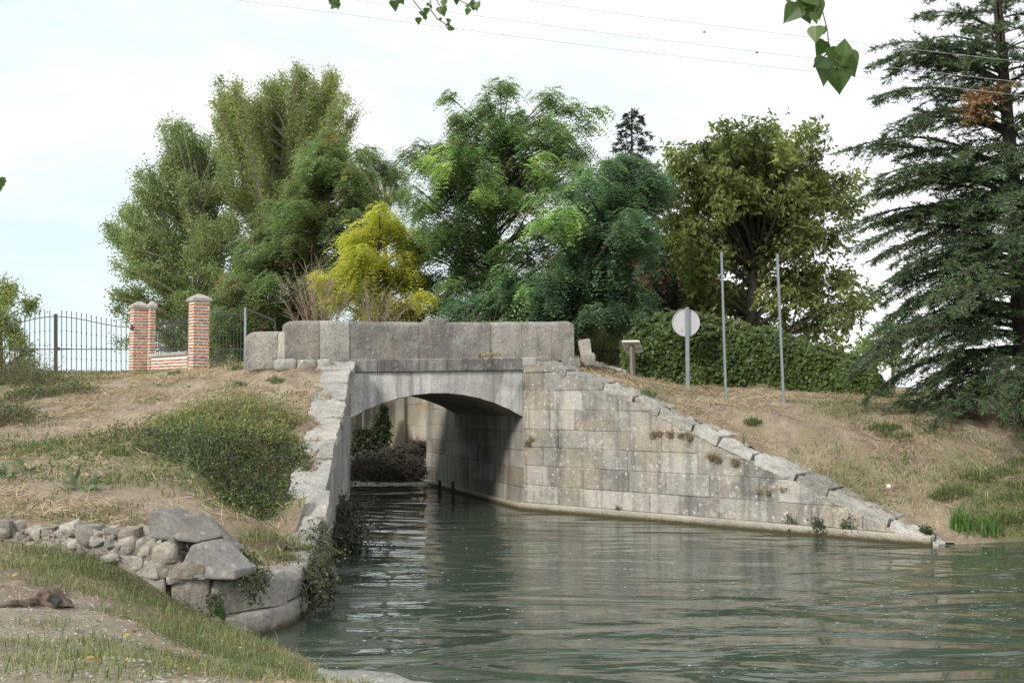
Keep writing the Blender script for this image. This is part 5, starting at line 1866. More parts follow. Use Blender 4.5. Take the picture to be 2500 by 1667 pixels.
# ------------------------------------------------------------------ brush heap and climber behind the arch
heap = thing('brush_heap', 'dark tangled heap of dead brush lying against the lock wall under the arch', 'brush heap', Dz(890, 1112, 0))
SX, TX = [], []
n = 2600
HB = [(845, 1078, 28, 35.2), (875, 1068, 30, 35.4), (902, 1062, 34, 34.8), (845, 1085, 30, 34.6), (930, 1052, 34, 34.4), (955, 1042, 26, 34.4), (820, 1088, 20, 35.0), (925, 1085, 30, 33.7), (860, 1095, 26, 33.9), (957, 1078, 26, 33.6), (890, 1092, 28, 33.7), (825, 1095, 22, 34.4), (968, 1032, 14, 34.2)]
hx = np.array([h[:3] for h in HB])
k = rng.integers(0, len(HB), n)
C = np.array([tuple(D(h[0], h[1], h[3])) for h in HB])[k]
rad_ = np.array([h[2] * pxm(36.5) for h in HB])[k]
src = C + rnd_dir(n) * (rng.random(n) ** .5 * rad_)[:, None]
d = unit(rnd_dir(n) + np.array([.1, 0, .25]))
tip = src + d * np.array([1, 1, .55]) * rng.uniform(.25, .8, n)[:, None]
src[:, 2] = np.maximum(src[:, 2], -.05)
tip[:, 2] = np.maximum(tip[:, 2], .02)
V, F = sticks(src, tip, .014, .005, .12)
mesh_np('dead_twigs', V, F, M['deadtwig'], heap)
fol = Fol()
n = 5200
k = rng.integers(0, len(HB), n)
P = np.array([tuple(D(h[0], h[1], h[3])) for h in HB])[k] + rnd_dir(n) * (rng.random(n) ** .45 * np.array([h[2] * pxm(36.5) * .95 for h in HB])[k])[:, None]
P[:, 2] = np.maximum(P[:, 2], 0)
fol.add(*leaf_simple(P, rnd_dir(n), np.clip(rng.normal(.3, .2, n), 0, 1), (.08, .15), .5, .2))
fol.build('withered_leaves', M['darkweed'], heap)
cl = thing('climbing_plant', 'column of green climber on the pale lock wall left of the brush heap', 'plant', D(875, 1060, 38.6))
A = [(882, 940, 10), (879, 958, 16), (872, 980, 22), (862, 1003, 30), (850, 1030, 36), (830, 1052, 32), (815, 1075, 26), (825, 1100, 28), (882, 1005, 20), (845, 1010, 24), (885, 975, 14), (832, 1000, 22), (820, 1030, 22), (870, 1030, 26)]
Ca = np.array([tuple(D(a[0], a[1], 38.9)) for a in A])
n = 5200
k = rng.integers(0, len(A), n)
P = Ca[k] + rnd_dir(n) * (rng.random(n) ** .5 * np.array([a[2] * pxm(38.9) for a in A])[k])[:, None] * np.array([1, .5, 1])
fol = Fol()
fol.add(*leaf_simple(P, rnd_dir(n), np.clip(rng.normal(.18, .14, n), 0, 1), (.08, .14), .65, .4))
fol.build('leaves', M['bramble'], cl)
V, F = sticks(Ca[rng.integers(0, len(A), 60)], Ca[rng.integers(0, len(A), 60)] + rng.normal(0, .2, (60, 3)), .012, .006, .05)
mesh_np('stems', V, F, M['deadtwig'], cl)

# ------------------------------------------------------------------ brick gate piers, low wall, iron gate
def brick_box(acc, M3, o, sx, sy, z0, z1, seed, bl=.26, ch=.083, bh=.042, slope=None):
    """bricks in thick pale mortar on the four sides of a pier; M3 columns = local x, y axes"""
    rr = random.Random(seed)
    ax, ay = M3
    acc.box(o + Zv * (z0 + z1) / 2, (sx - .016, sy - .016, z1 - z0), Matrix((ax, ay, Zv)).transposed(), .0)
    n = int((z1 - z0) / ch)
    for c in range(n):
        z = z0 + ch * (c + .5)
        for side in range(4):
            u, v = (ax, ay) if side % 2 == 0 else (ay, ax)
            L, W = (sx, sy) if side % 2 == 0 else (sy, sx)
            sg = -1 if side < 2 else 1
            x = -L / 2 - (bl * .5 if (c + side) % 2 else 0) + rr.uniform(-.03, .03)
            while x < L / 2:
                a, b = max(-L / 2, x), min(L / 2, x + bl - .025)
                if b - a > .04:
                    cc = o + u * (a + b) / 2 + v * (sg * (W / 2 - .028 + rr.uniform(-.003, .003))) + Zv * (z + rr.uniform(-.005, .005))
                    acc.box(cc, (b - a, .06, bh * rr.uniform(.85, 1.1)), Matrix((u, v, Zv)).transposed(), rr.uniform(.12, 1))
                x += bl


def pier_cap(acc, ax, ay, o, sx, sy, z, h1=.09, h2=.12):
    m = Matrix((ax, ay, Zv)).transposed()
    acc.box(o + Zv * (z + h1 / 2), (sx, sy, h1), m)
    V = [o + ax * (i * sx / 2 * .97) + ay * (j * sy / 2 * .97) + Zv * (z + h1) for i, j in ((-1, -1), (1, -1), (1, 1), (-1, 1))] + [o + ax * (i * sx * .1) + ay * (j * sy * .1) + Zv * (z + h1 + h2) for i, j in ((-1, -1), (1, -1), (1, 1), (-1, 1))]
    acc.add(V, [(4, 5, 6, 7), (0, 1, 5, 4), (1, 2, 6, 5), (2, 3, 7, 6), (3, 0, 4, 7)])


phi = R(35)
GX = Vector((math.cos(phi), math.sin(phi), 0))
GY = Vector((-math.sin(phi), math.cos(phi), 0))
Y2, Y1 = 28.6, 31.0
p2 = D(462, 849, Y2)
z2b, z2t = p2.z - .12, D(462, 690, Y2).z
pr = thing('brick_pier', 'taller red brick gate pier with pyramid stone cap, right one of the pair', 'pier', (p2.x, p2.y, p2.z))
acc = Acc()
o2 = Vector((p2.x, p2.y, 0)) + GY * .23
brick_box(acc, (GX, GY), o2, .44, .44, z2b, z2t - .02, 1)
acc.build('brickwork', M['brick'], pr)
acc = Acc()
pier_cap(acc, GX, GY, o2, .54, .54, z2t - .02)
acc.build('cap', M['capstone'], pr, bevel=.012)

p1 = D(322, 857, Y1)
z1b, z1t = p1.z - .12, D(325, 708, Y1).z
pr1 = thing('brick_pier', 'shorter double red brick pier carrying the iron gate, left one of the pair', 'pier', (p1.x, p1.y, p1.z))
acc = Acc()
o1 = Vector((p1.x, p1.y, 0)) + GY * .2
brick_box(acc, (GX, GY), o1, .43, .43, z1b, z1t, 2)
o1b = D(350, 850, Y1 - .08)
o1b = Vector((o1b.x, o1b.y, 0)) + GY * .14
brick_box(acc, (GX, GY), o1b, .17, .24, z1b, z1t, 3)
acc.build('brickwork', M['brick'], pr1)
acc = Acc()
pier_cap(acc, GX, GY, o1, .50, .52, z1t)
pier_cap(acc, GX, GY, o1b, .25, .32, z1t + .004)
acc.build('cap', M['capstone'], pr1, bevel=.012)
acc = Acc()
lp = D(302, 757, Y1 - .25)
acc.tube([lp, lp + Vector((.02, .02, .10))], [.055, .05], 10)
acc.tube([lp + Vector((0, 0, .1)), lp + Vector((.02, .02, .13))], [.05, .02], 10)
acc.build('bell', M['iron'], pr1)

# low brick wall with a stone sill between the piers
wl0, wl1 = o1b - GY * .1 + GX * .0, o2 + GY * .0 - GX * .1
wd = wl1 - wl0
wlen = wd.length
wx = wd.normalized()
wy = Vector((-wx.y, wx.x, 0))
lwl = thing('low_brick_wall', 'low red brick wall with pale stone sill between the two gate piers', 'wall', wl0.lerp(wl1, .5))
zsl = (D(395, 812, 29.8).z + D(437, 806, 28.9).z) / 2
acc = Acc()
brick_box(acc, (wx, wy), wl0.lerp(wl1, .5), wlen - .40, .26, min(z1b, z2b), zsl - .09, 5)
acc.build('brickwork', M['brick'], lwl)
acc = Acc()
acc.box(wl0.lerp(wl1, .5) + Zv * (zsl - .04), (wlen - .42, .36, .10), Matrix((wx, wy, Zv)).transposed())
acc.build('sill', M['capstone'], lwl, bevel=.01)
lr = thing('iron_railing', 'dark iron railing standing on the low brick wall between the piers', 'railing', wl0.lerp(wl1, .5) + Zv * zsl)
acc = Acc()
n = 17
for i in range(n):
    p = wl0.lerp(wl1, (i + .9) / (n + .8)) + wy * .06
    zt = zsl + 1.02
    acc.bar(p + Zv * (zsl - .02), p + Zv * zt, .016)
    acc.tube([p + Zv * zt, p + Zv * (zt + .07)], [.014, .002], 4)
acc.build('bars', M['iron'], lr)
for z in (.10, .86):
    acc = Acc()
    acc.bar(wl0 + wx * .2 + wy * .06 + Zv * (zsl + z), wl1 - wx * .2 + wy * .06 + Zv * (zsl + z), .02, .035)
    acc.build('rail', M['iron'], lr)

# two-leaf wrought iron gate
YG = 31.6
gate = thing('iron_gate', 'tall dark wrought iron double gate with arched top rail at the left', 'gate', D(128, 857, YG))


def gpt(x, y):
    return D(x, y, YG - .5 * max(0, (x - 128) / 175) * .6)


def railtop(x):
    u = min(1, abs(x - 128) / 175.0)
    return 727 + 25 * (u * u * (3 - 2 * u)) if x > 128 else 727 + 30 * (u * u * (3 - 2 * u))


for (xa, xb) in ((-47, 126), (130, 301)):
    leaf = Acc()
    for xx in (xa, xb):
        leaf.bar(gpt(xx, 858), gpt(xx, railtop(xx) - (6 if abs(xx - 128) < 5 else 0)), .045)
    n = 12
    for i in range(n):
        x0, x1 = xa + (xb - xa) * i / n, xa + (xb - xa) * (i + 1) / n
        leaf.bar(gpt(x0, railtop(x0)), gpt(x1, railtop(x1)), .022)
    for yy in (802, 853):
        leaf.bar(gpt(xa, yy), gpt(xb, yy), .028)
    fr_ = leaf.build('gate_leaf', M['iron'], gate)
    bars = Acc()
    n = 15
    for i in range(1, n):
        x = xa + (xb - xa) * i / n
        yt = railtop(x) - 9
        bars.bar(gpt(x, 855), gpt(x, yt), .017)
        tpv = gpt(x, yt)
        bars.tube([tpv, tpv + Vector((0, 0, .03)), tpv + Vector((0, 0, .09))], [.008, .022, .002], 4)
        for f in (.25, .5, .75):
            q = gpt(x, 855).lerp(gpt(x, railtop(x)), f)
            bars.tube([q + Vector((0, 0, -.03)), q, q + Vector((0, 0, .03))], [.01, .024, .01], 5)
    bars.build('bars', M['iron'], fr_)
lk = Acc()
lk.box(gpt(132, 801), (.12, .06, .10))
lk.bar(gpt(135, 801), gpt(160, 801), .03)
lk.build('lock', M['iron'], gate)

# railing from the right pier to the bridge
YF0, YF1 = 28.3, 26.6
rl2 = thing('iron_railing', 'thin iron railing with slanting brace between right brick pier and bridge parapet', 'railing', D(525, 850, 27.6))


def fpt(x, y):
    return D(x, y, YF0 + (YF1 - YF0) * (x - 485) / 80)


acc = Acc()
for i in range(9):
    x = 489 + i * 8.0
    acc.bar(fpt(x, 855), fpt(x, 712), .014)
    acc.tube([fpt(x, 712), fpt(x, 706)], [.012, .002], 4)
acc.build('bars', M['iron'], rl2)
for y in (722, 802, 850):
    acc = Acc()
    acc.bar(fpt(486, y), fpt(563, y), .02, .03)
    acc.build('rail', M['iron'], rl2)
acc = Acc()
acc.bar(fpt(563, 862), fpt(564, 706), .05)
acc.build('post', M['steel'], rl2)
acc = Acc()
acc.bar(fpt(564, 708), D(632, 737, 26.6), .035)
acc.bar(D(632, 737, 26.6), D(634, 830, 26.6), .035)
acc.build('brace', M['iron'], rl2)

# ------------------------------------------------------------------ house behind the trees
YH = 39.0
hz = 3.4
hx0, hx1 = D(1285, 800, YH).x, D(1660, 800, YH).x
house = thing('brick_house', 'red brick house with clay tile roof mostly hidden behind the locust trees', 'house', ((hx0 + hx1) / 2, YH, hz))
mh, nt = new_mat('house_brick')
tc = nd(nt, 'ShaderNodeTexCoord').outputs['Object']
mp = nd(nt, 'ShaderNodeMapping', {'Vector': tc, 'Rotation': (math.pi / 2, 0, 0)}).outputs[0]
bt = nd(nt, 'ShaderNodeTexBrick', {'Vector': mp, 'Color1': (.30, .13, .08, 1), 'Color2': (.40, .19, .11, 1), 'Mortar': (.40, .34, .27, 1), 'Scale': 1.0, 'Mortar Size': .012, 'Brick Width': .25, 'Row Height': .075})
finish(nt, nd(nt, 'ShaderNodeBsdfPrincipled', {'Base Color': bt.outputs['Color'], 'Roughness': .9}).outputs[0])
zev = D(1400, 722, YH).z
acc = Acc()
acc.box(((hx0 + hx1) / 2, YH + 3.5, (hz - .3 + zev) / 2), (hx1 - hx0, 7, zev - hz + .3))
acc.build('walls', mh, house)
zr = D(1400, 585, YH + 3.5).z
acc = Acc()
n = 26
for s_ in (0, 1):
    for i in range(n):
        f0, f1 = i / n, (i + 1) / n
        ya0 = YH - .4 + 3.9 * f0 if s_ == 0 else YH + 7.4 - 3.9 * f0
        ya1 = YH - .4 + 3.9 * f1 if s_ == 0 else YH + 7.4 - 3.9 * f1
        za0, za1 = zev - .1 + (zr - zev) * f0, zev - .1 + (zr - zev) * f1
        acc.add([(hx0 - .3, ya0, za0 + .05), (hx1 + .3, ya0, za0 + .05), (hx1 + .3, ya1, za1 + .02), (hx0 - .3, ya1, za1 + .02)], [(0, 1, 2, 3) if s_ == 0 else (3, 2, 1, 0)], random.random())
        acc.add([(hx0 - .3, ya0, za0), (hx1 + .3, ya0, za0), (hx1 + .3, ya0, za0 + .05), (hx0 - .3, ya0, za0 + .05)], [(0, 1, 2, 3)])
for xx in (hx0, hx1):
    acc.add([(xx, YH, zev), (xx, YH + 7, zev), (xx, YH + 3.5, zr)], [(0, 1, 2)])
acc.build('roof', M['roof'], house)
win = Acc()
wx0 = D(1500, 780, YH).x
win.box((wx0, YH - .01, 5.0), (.9, .06, 1.2))
wo = win.build('window', M['iron'], house)
bush('green_bush', 'yellowish olive bush against the brick house wall above the stone bollard', 'shrub', [((D(1375, 800, 36).x, 36.0, 3.5), .75, 2.1, .5), ((D(1345, 800, 36).x, 36.2, 3.5), .5, 1.6, .45), ((D(1400, 800, 36).x, 35.9, 3.5), .4, 1.3, .55)],
     lambda P, d, t: leaf_simple(P, d, t, (.06, .1), .6), M['walnut'], M['bark'], density=150, per=8)
bush('laurel_bush', 'glossy light green bush just above the parapet, right of its middle', 'shrub', [((D(1170, 720, 29.5).x, 29.5, 3.6), .55, 1.25, .62), ((D(1200, 720, 29.5).x, 29.8, 3.6), .5, 1.1, .6)],
     lambda P, d, t: leaf_simple(P, d, t, (.10, .16), .4, .2), M['locust'], M['bark'], density=70, per=9)
bush('dry_bush', 'withered reddish twiggy bush above the parapet beside the laurel', 'shrub', [((D(1120, 720, 28.8).x, 28.8, 3.6), .4, 1.15, .95)], lambda P, d, t: leaf_simple(P, d, t, (.06, .1), .3), M['bramble'], M['drytwig'], density=50, per=4)
bush('weed_clump', 'pale grey green weeds peeping over the left half of the parapet', 'plant', [((D(x, 720, 27).x, 27.0, 3.65), .35, h_, .5) for x, h_ in ((800, 1.0), (830, 1.02), (860, .98), (930, 1.0), (960, .98), (1055, 1.0))], lambda P, d, t: leaf_simple(P, d, t, (.05, .09), .35), M['rosette'], M['drytwig'], density=60, per=5)
fd = thing('dark_railing', 'short dark iron railing with spikes beside the stone bollard', 'railing', D(1392, 845, 33.5))
acc = Acc()
for i in range(9):
    x = 1352 + i * 8.4
    acc.bar(D(x, 852, 33.5), D(x, 796, 33.5), .022)
    acc.tube([D(x, 796, 33.5), D(x, 790, 33.5)], [.018, .002], 4)
acc.build('bars', M['iron'], fd)
for y in (805, 846):
    acc = Acc()
    acc.bar(D(1350, y, 33.5), D(1422, y, 33.5), .03)
    acc.build('rail', M['iron'], fd)

# ------------------------------------------------------------------ loose stones at the right end of the bridge
for pts_, lab in (([(1328, 782), (1352, 781), (1362, 812), (1334, 816)], 'leaning worn stone bollard standing beside the right parapet end'),):
    o = D(1346, 836, 26.6)
    st = thing('stone_bollard', lab, 'bollard', o)
    acc = Acc()
    V, F = rough_block((.30, .28, .46), 3, .12, .012, 9)
    acc.add(xf(V, Matrix.Rotation(R(-9), 3, 'Y'), D(1344, 800, 26.6)), F, .6)
    acc.build('shaft', M['parapet'], st, smooth=True)
    acc = Acc()
    V, F = rough_block((.36, .34, .36), 5, .25, .02, 9)
    acc.add(xf(V, Matrix.Rotation(R(-4), 3, 'Y'), D(1351, 827, 26.55)), F, .4)
    acc.build('foot', M['parapet'], st, smooth=True)
acc = Acc()
V, F = rough_block((.46, .4, .28), 8, .12, .015, 9)
acc.add(xf(V, Matrix.Rotation(R(3), 3, 'Y'), D(1311, 834, 26.35)), F, .4)
tag(acc.build('stone_block', M['parapet'], base=D(1311, 845, 26.35), smooth=True), 'squat weathered stone block under the right parapet end', 'stone block')
acc = Acc()
rr = random.Random(3)
for i in range(46):
    x = rr.uniform(1362, 1435)
    y = 842 + (x - 1362) * .22 + rr.uniform(-5, 6)
    s_ = rr.uniform(.07, .24)
    V, F = rough_block((s_ * 1.4, s_, s_ * .7), rr.random() * 50, .3, .03, 5)
    acc.add(xf(V, Matrix.Rotation(rr.uniform(-.5, .5), 3, 'Z'), D(x, y, 27.6 + rr.uniform(-.2, .3))), F, rr.random())
o = acc.build('rubble_pile', M['coping'], base=D(1400, 850, 27.6), smooth=True, kind='stuff')
tag(o, 'strip of loose pale rubble beside the path right of the bollard', 'rubble')

# ------------------------------------------------------------------ signs and posts
YS = 28.2
sb_ = hit(1579, 880, 20)
sg = thing('round_sign', 'round traffic sign seen from its grey back on a metal pole', 'sign', D(1579, 884, YS))
c = D(1575.5, 741, YS)
rs = 31.5 * pxm(YS)
acc = Acc()
n = 48
for (r_, y0, y1) in ((rs, .0, .02),):
    V, F = [], []
    for yy in (0, .025):
        for i in range(n):
            a = 2 * math.pi * i / n
            V.append(c + Vector((r_ * math.cos(a), yy, r_ * math.sin(a))))
    F = [tuple(range(n)), tuple(range(2 * n - 1, n - 1, -1))] + [(i, n + i, n + (i + 1) % n, (i + 1) % n) for i in range(n)]
    acc.add(V, F)
# rolled rim
V, F = [], []
for i in range(n):
    a = 2 * math.pi * i / n
    for (dr, dy) in ((-.012, .0), (-.012, -.018), (0.004, -.018), (0.004, .03)):
        V.append(c + Vector(((rs + dr) * math.cos(a), dy, (rs + dr) * math.sin(a))))
for i in range(n):
    for j in range(3):
        F.append((i * 4 + j, ((i + 1) % n) * 4 + j, ((i + 1) % n) * 4 + j + 1, i * 4 + j + 1))
acc.add(V, F)
acc.build('disc', M['signback'], sg)
acc = Acc()
for dx, dz in ((-.105, -.18), (-.10, -.21), (-.115, -.235)):
    acc.box(c + Vector((dx, -.003, dz)), (.022, .004, .014))
acc.build('sticker', M['iron'], sg)
acc = Acc()
zt = D(1577, 706, YS).z
acc.box(Vector((c.x + .025, c.y - .055, (zt + sg.location.z - .3) / 2)), (.10, .06, zt - sg.location.z + .3))
acc.build('pole', M['steel'], sg, bevel=.01)

for (xt, yt, xb_, yb_, lab) in ((1657, 580, 1667.5, 921, 'bare galvanised steel post on the right bank, left one of the two'), (1785, 585, 1800, 927, 'bare galvanised steel post on the right bank, right one of the two')):
    h_ = hit(xb_, yb_, 18)
    T = D(xt, yt, h_.y)
    po = thing('steel_post', lab, 'post', h_, 'bare steel posts on the right bank')
    acc = Acc()
    ax_ = (T - h_).normalized()
    acc.bar(h_ - ax_ * .3, T, .082, .05)
    acc.build('post', M['steel'], po, bevel=.008)
    acc = Acc()
    acc.bar(T - ax_ * .002, T + ax_ * .012, .088, .056)
    acc.build('cap', M['steel'], po)
    for f in (.965, .935, .78):
        q = h_.lerp(T, f)
        acc = Acc()
        acc.tube([q + Vector((0, -.024, 0)), q + Vector((0, -.032, 0))], .008, 8)
        acc.build('bolt', M['iron'], po)

YL = 29.0
lb = D(1454, 866, YL)
lec = thing('information_lectern', 'wooden post carrying a tilted information panel seen from behind', 'sign', lb)
acc = Acc()
tpz = D(1452, 790, YL)
acc.bar(lb + Vector((0, 0, -.25)), Vector((tpz.x, YL + .02, tpz.z)), .13, .09)
acc.build('post', M['wood'], lec, bevel=.008)
# panel: upper edge towards us, lower edge away from us
a_ = D(1429.5, 783.5, YL - .14)
b_ = D(1468, 783, YL - .14)
c_ = D(1475.5, 806.5, YL + .24)
d_ = D(1437.5, 807.5, YL + .24)
nrm = (b_ - a_).cross(d_ - a_).normalized()
if nrm.y > 0:
    nrm = -nrm
acc = Acc()
th = -nrm * .03
acc.add([a_, b_, c_, d_, a_ + th, b_ + th, c_ + th, d_ + th], [(0, 1, 2, 3), (7, 6, 5, 4), (0, 4, 5, 1), (1, 5, 6, 2), (2, 6, 7, 3), (3, 7, 4, 0)])
acc.build('panel', M['panel'], lec)
acc = Acc()
cs = [a_, b_, c_, d_]
for i in range(4):
    p, q = cs[i] + nrm * .014, cs[(i + 1) % 4] + nrm * .014
    acc.bar(p, q, .03, .03)
m1, m2 = a_.lerp(d_, .5) + nrm * .012, b_.lerp(c_, .5) + nrm * .012
acc.bar(m1, m2, .02, .02)
acc.build('frame', M['white'], lec)

# ------------------------------------------------------------------ overhead cables
def cable(label, pts, Y, r):
    P = []
    for i in range(len(pts) - 1):
        for t in np.linspace(0, 1, 8)[:-1]:
            x = pts[i][0] + (pts[i + 1][0] - pts[i][0]) * t
            y = pts[i][1] + (pts[i + 1][1] - pts[i][1]) * t
            P.append(D(x / SC, y / SC, Y))
    P.append(D(pts[-1][0] / SC, pts[-1][1] / SC, Y))
    a = Acc()
    a.tube(P, r, 5)
    o = a.build('power_cable', M['wire'], base=P[len(P) // 2], smooth=True)
    tag(o, label, 'cable', 'overhead cables crossing the sky')


cable('lowest of the three thin cables crossing the sky', [(-300, -118), (572, 0), (760, 25), (1240, 87), (1500, 120), (2000, 177), (2500, 234), (3300, 318)], 21.5, .0042)
cable('middle one of the three thin cables crossing the sky', [(-300, -130), (860, 0), (1240, 49), (1500, 85), (2009, 146), (2500, 202), (3300, 290)], 21.8, .0042)
cable('uppermost of the three thin cables crossing the sky', [(-300, -190), (1280, 0), (1500, 33), (1995, 94), (2500, 152), (3300, 240)], 22.1, .0042)

# two swallows on the wing
for (x, y, Yb, lab) in ((1617, 75, 21.0, 'tiny dark bird flying above the middle cable'), (1738, 122, 21.0, 'tiny dark bird just under the middle cable')):
    p = D(x, y, Yb)
    a = Acc()
    Vb = p
    a.tube([p + Vector((-.055, 0, .005)), p + Vector((-.03, 0, .012)), p, p + Vector((.04, 0, .0)), p + Vector((.07, 0, -.004))], [.004, .014, .018, .012, .003], 6)
    for sg_ in (-1, 1):
        a.add([p + Vector((-.02, 0, .008)), p + Vector((.02, 0, .004)), p + Vector((.035, sg_ * .06, .03)), p + Vector((.06, sg_ * .12, .035)), p + Vector((.015, sg_ * .06, .034))], [(0, 1, 2, 3, 4)])
    a.V = [tuple(p + (Vector(v) - p) * .6) for v in a.V]
    tag(a.build('bird', M['iron'], base=p, smooth=True), lab, 'bird', 'birds in the sky')

# ------------------------------------------------------------------ near poplar sprays hanging into the frame
def big_leaf(fol, p, size, ang, tilt, twist, tint):
    """a deltoid poplar leaf: tip direction `ang` (0 = straight down) in the picture plane"""
    out = [(0, 0), (.14, -.03), (.30, .01), (.43, .10), (.49, .22), (.47, .36), (.39, .50), (.28, .65), (.16, .81), (.06, .94), (0, 1.04)]
    pts = [(x, y) for x, y in out] + [(-x, y) for x, y in out[-2:0:-1]]
    ca, sa = math.cos(ang), math.sin(ang)
    V = []
    rot = Matrix.Rotation(twist, 3, 'Y') if False else None
    for x, y in pts:
        fold = abs(x) * .22 + .10 * math.sin(y * 3) * .5
        lx, lz, ly = x * size * math.cos(twist), -y * size * math.cos(tilt), -fold * size * .5 + y * size * math.sin(tilt) + x * size * math.sin(twist)
        V.append(p + Vector((lx * ca - lz * sa * -1 * -1, ly, lx * sa + lz * ca)))
    k_ = len(out)
    fol.add(V, [tuple(range(k_)), tuple([0] + list(range(k_ - 1, len(V))))], tint)


def spray(label, Y, stems, leaves):
    p0 = D(*stems[0][0], Y)
    root = thing('poplar_branch', label, 'branch', p0)
    a = Acc()
    for st in stems:
        P = [D(x, y, Y) for x, y in st]
        w = .0016 * Y / 2.8
        a.tube(P, [w * 1.6] + [w] * (len(P) - 1), 5)
    a.build('twig', M['bark'], root, smooth=True)
    f = Acc()
    rr = random.Random(len(leaves))
    for x, y, s_, ang in leaves:
        c = D(x, y, Y + rr.uniform(-.04, .04) * Y / 3)
        sz = s_ * pxm(Y)
        # base of the leaf lies half a length back from its middle
        b_ = c - Vector((math.sin(R(ang)) * -1 * -sz / 2 * -1, 0, -math.cos(R(ang)) * sz / 2))
        big_leaf(f, c + Vector((-math.sin(R(ang)) * sz / 2, 0, math.cos(R(ang)) * sz / 2)), sz, R(ang), rr.uniform(-.5, .5), rr.uniform(-.6, .6), rr.uniform(.1, .9))
    f.build('leaves', M['bigleaf'], root)
    return root


spray('drooping poplar twig with big green leaves hanging at the top right', 2.9, [[(1860, -160), (1880, -40), (1885, 10), (1900, 70), (1905, 115), (1915, 140)], [(1885, 10), (1860, 20), (1830, 30)], [(1905, 115), (1885, 140)], [(1910, 130), (1930, 145)], [(1885, 10), (1870, 35)], [(1800, -160), (1820, -30), (1835, 5)], [(1896, 60), (1893, 72)]],
      [(1818, 32, 52, -40), (1850, 28, 60, 20), (1842, 8, 50, -10), (1880, 20, 52, 15), (1862, 2, 50, 40), (1872, 42, 30, 25), (1872, 82, 44, -5), (1893, 71, 17, 0), (1886, 112, 40, -25), (1892, 165, 68, -3), (1928, 185, 62, 4), (1948, 150, 64, 25), (1940, 106, 42, 170), (1915, 128, 42, 20), (1880, 150, 46, -60), (1812, -20, 60, 0), (1850, -40, 60, 10), (1890, -30, 60, -10)])
k = .1919
tw = [[(835, -60), (770, -25), (765, 8)], [(900, -70), (908, -20), (912, 10)], [(960, -60), (948, 0), (968, 25), (975, 30)], [(1000, -60), (988, 0), (990, 25), (1005, 45), (1022, 55), (1028, 66)], [(1010, -60), (1002, 0), (1014, 20), (1025, 22)], [(1060, -60), (1050, -2), (1075, 12), (1090, 18)], [(1056, -60), (1048, -5)]]
lv = [(760, 3, 18, -20), (766, 12, 18, -10), (776, 6, 20, 30), (775, 14, 18, 10), (764, 20, 14, -35), (906, 14, 26, 10), (916, 5, 22, -30), (922, 2, 22, 30), (968, 33, 13, 5), (979, 27, 18, -10), (974, 38, 13, -20), (977, 43, 12, 5), (961, 49, 17, 0), (1010, 26, 19, 5), (1019, 10, 20, -10), (1022, 20, 17, 160), (1018, 30, 19, 20), (1034, 62, 20, 200), (1030, 50, 13, -10), (1075, 16, 12, 30), (1088, 17, 24, -5), (1098, 10, 20, 150), (1074, 28, 17, -15), (1094, 22, 16, 20), (1048, 4, 17, 0), (990, 16, 9, 40), (982, 11, 9, -60), (1012, 45, 8, 10), (1030, 58, 10, 30), (770, -10, 22, 0), (912, -14, 24, 10), (1020, -10, 24, 0), (1092, -8, 20, 20), (1086, 6, 11, 20)]
spray('cluster of small poplar leaves dangling into the sky at top centre left', 9.0, tw, lv)
spray('dark leaf tip of a twig poking in at the left picture edge', 5.0, [[(-120, 380), (-40, 395), (4, 412)]], [(4, 418, 22, 20), (0, 432, 20, -10), (9, 414, 14, 50), (-16, 410, 24, 0), (-30, 400, 24, 20)])

# ------------------------------------------------------------------ small plants on the banks
def blades(P, h, spread, w, tint, bend=.35, seg=2):
    """grass blades: base points, heights -> quads"""
    n = len(P)
    an = rng.uniform(0, 6.283, n)
    out = np.stack([np.cos(an), np.sin(an), np.zeros(n)], 1)
    side = np.stack([-np.sin(an), np.cos(an), np.zeros(n)], 1)
    sp = (np.minimum(spread, 1.6) * rng.uniform(.2, 1.0, n))[:, None]
    h = np.asarray(h)[:, None]
    w = np.broadcast_to(np.asarray(w, dtype=float), (n,))[:, None]
    m = P + out * sp * h * .35 + np.array([0, 0, 1.0]) * h * .6
    t = P + out * sp * h + np.array([0, 0, 1.0]) * h * (1 - bend * sp)
    V = np.stack([P - side * w, P + side * w, m + side * w * .8, m - side * w * .8, t + side * w * .15, t - side * w * .15], 1).reshape(-1, 3)
    o = np.arange(n) * 6
    F = np.concatenate([np.stack([o, o + 1, o + 2, o + 3], 1), np.stack([o + 3, o + 2, o + 4, o + 5], 1)])
    return V, F, np.concatenate([tint, tint])


def tuft(name, label, cat, spots, n, h, mat, w=.006, tint=.5, spread=.8, group=None, tsd=.2):
    b = Vector(spots[0][0])
    c = np.array([s_[0] for s_ in spots], dtype=float)
    r = np.array([s_[1] for s_ in spots])
    k = rng.integers(0, len(spots), n)
    an, q = rng.uniform(0, 6.283, n), np.sqrt(rng.random(n)) * r[k]
    P = c[k] + np.stack([np.cos(an) * q, np.sin(an) * q, np.zeros(n)], 1)
    V, F, T = blades(P, rng.uniform(.35, 1.15, n) * h * (1 - .65 * (q / np.maximum(r[k], 1e-6)) ** 2), spread, w, np.clip(tint + rng.normal(0, tsd, n), 0, 1))
    o = mesh_np(name, V, F, mat, tint=T, base=b)
    tag(o, label, cat, group)
    return o


def GV(x, y, y0=5.0, y1=60.0):
    return hit(x, y, y0, y1)


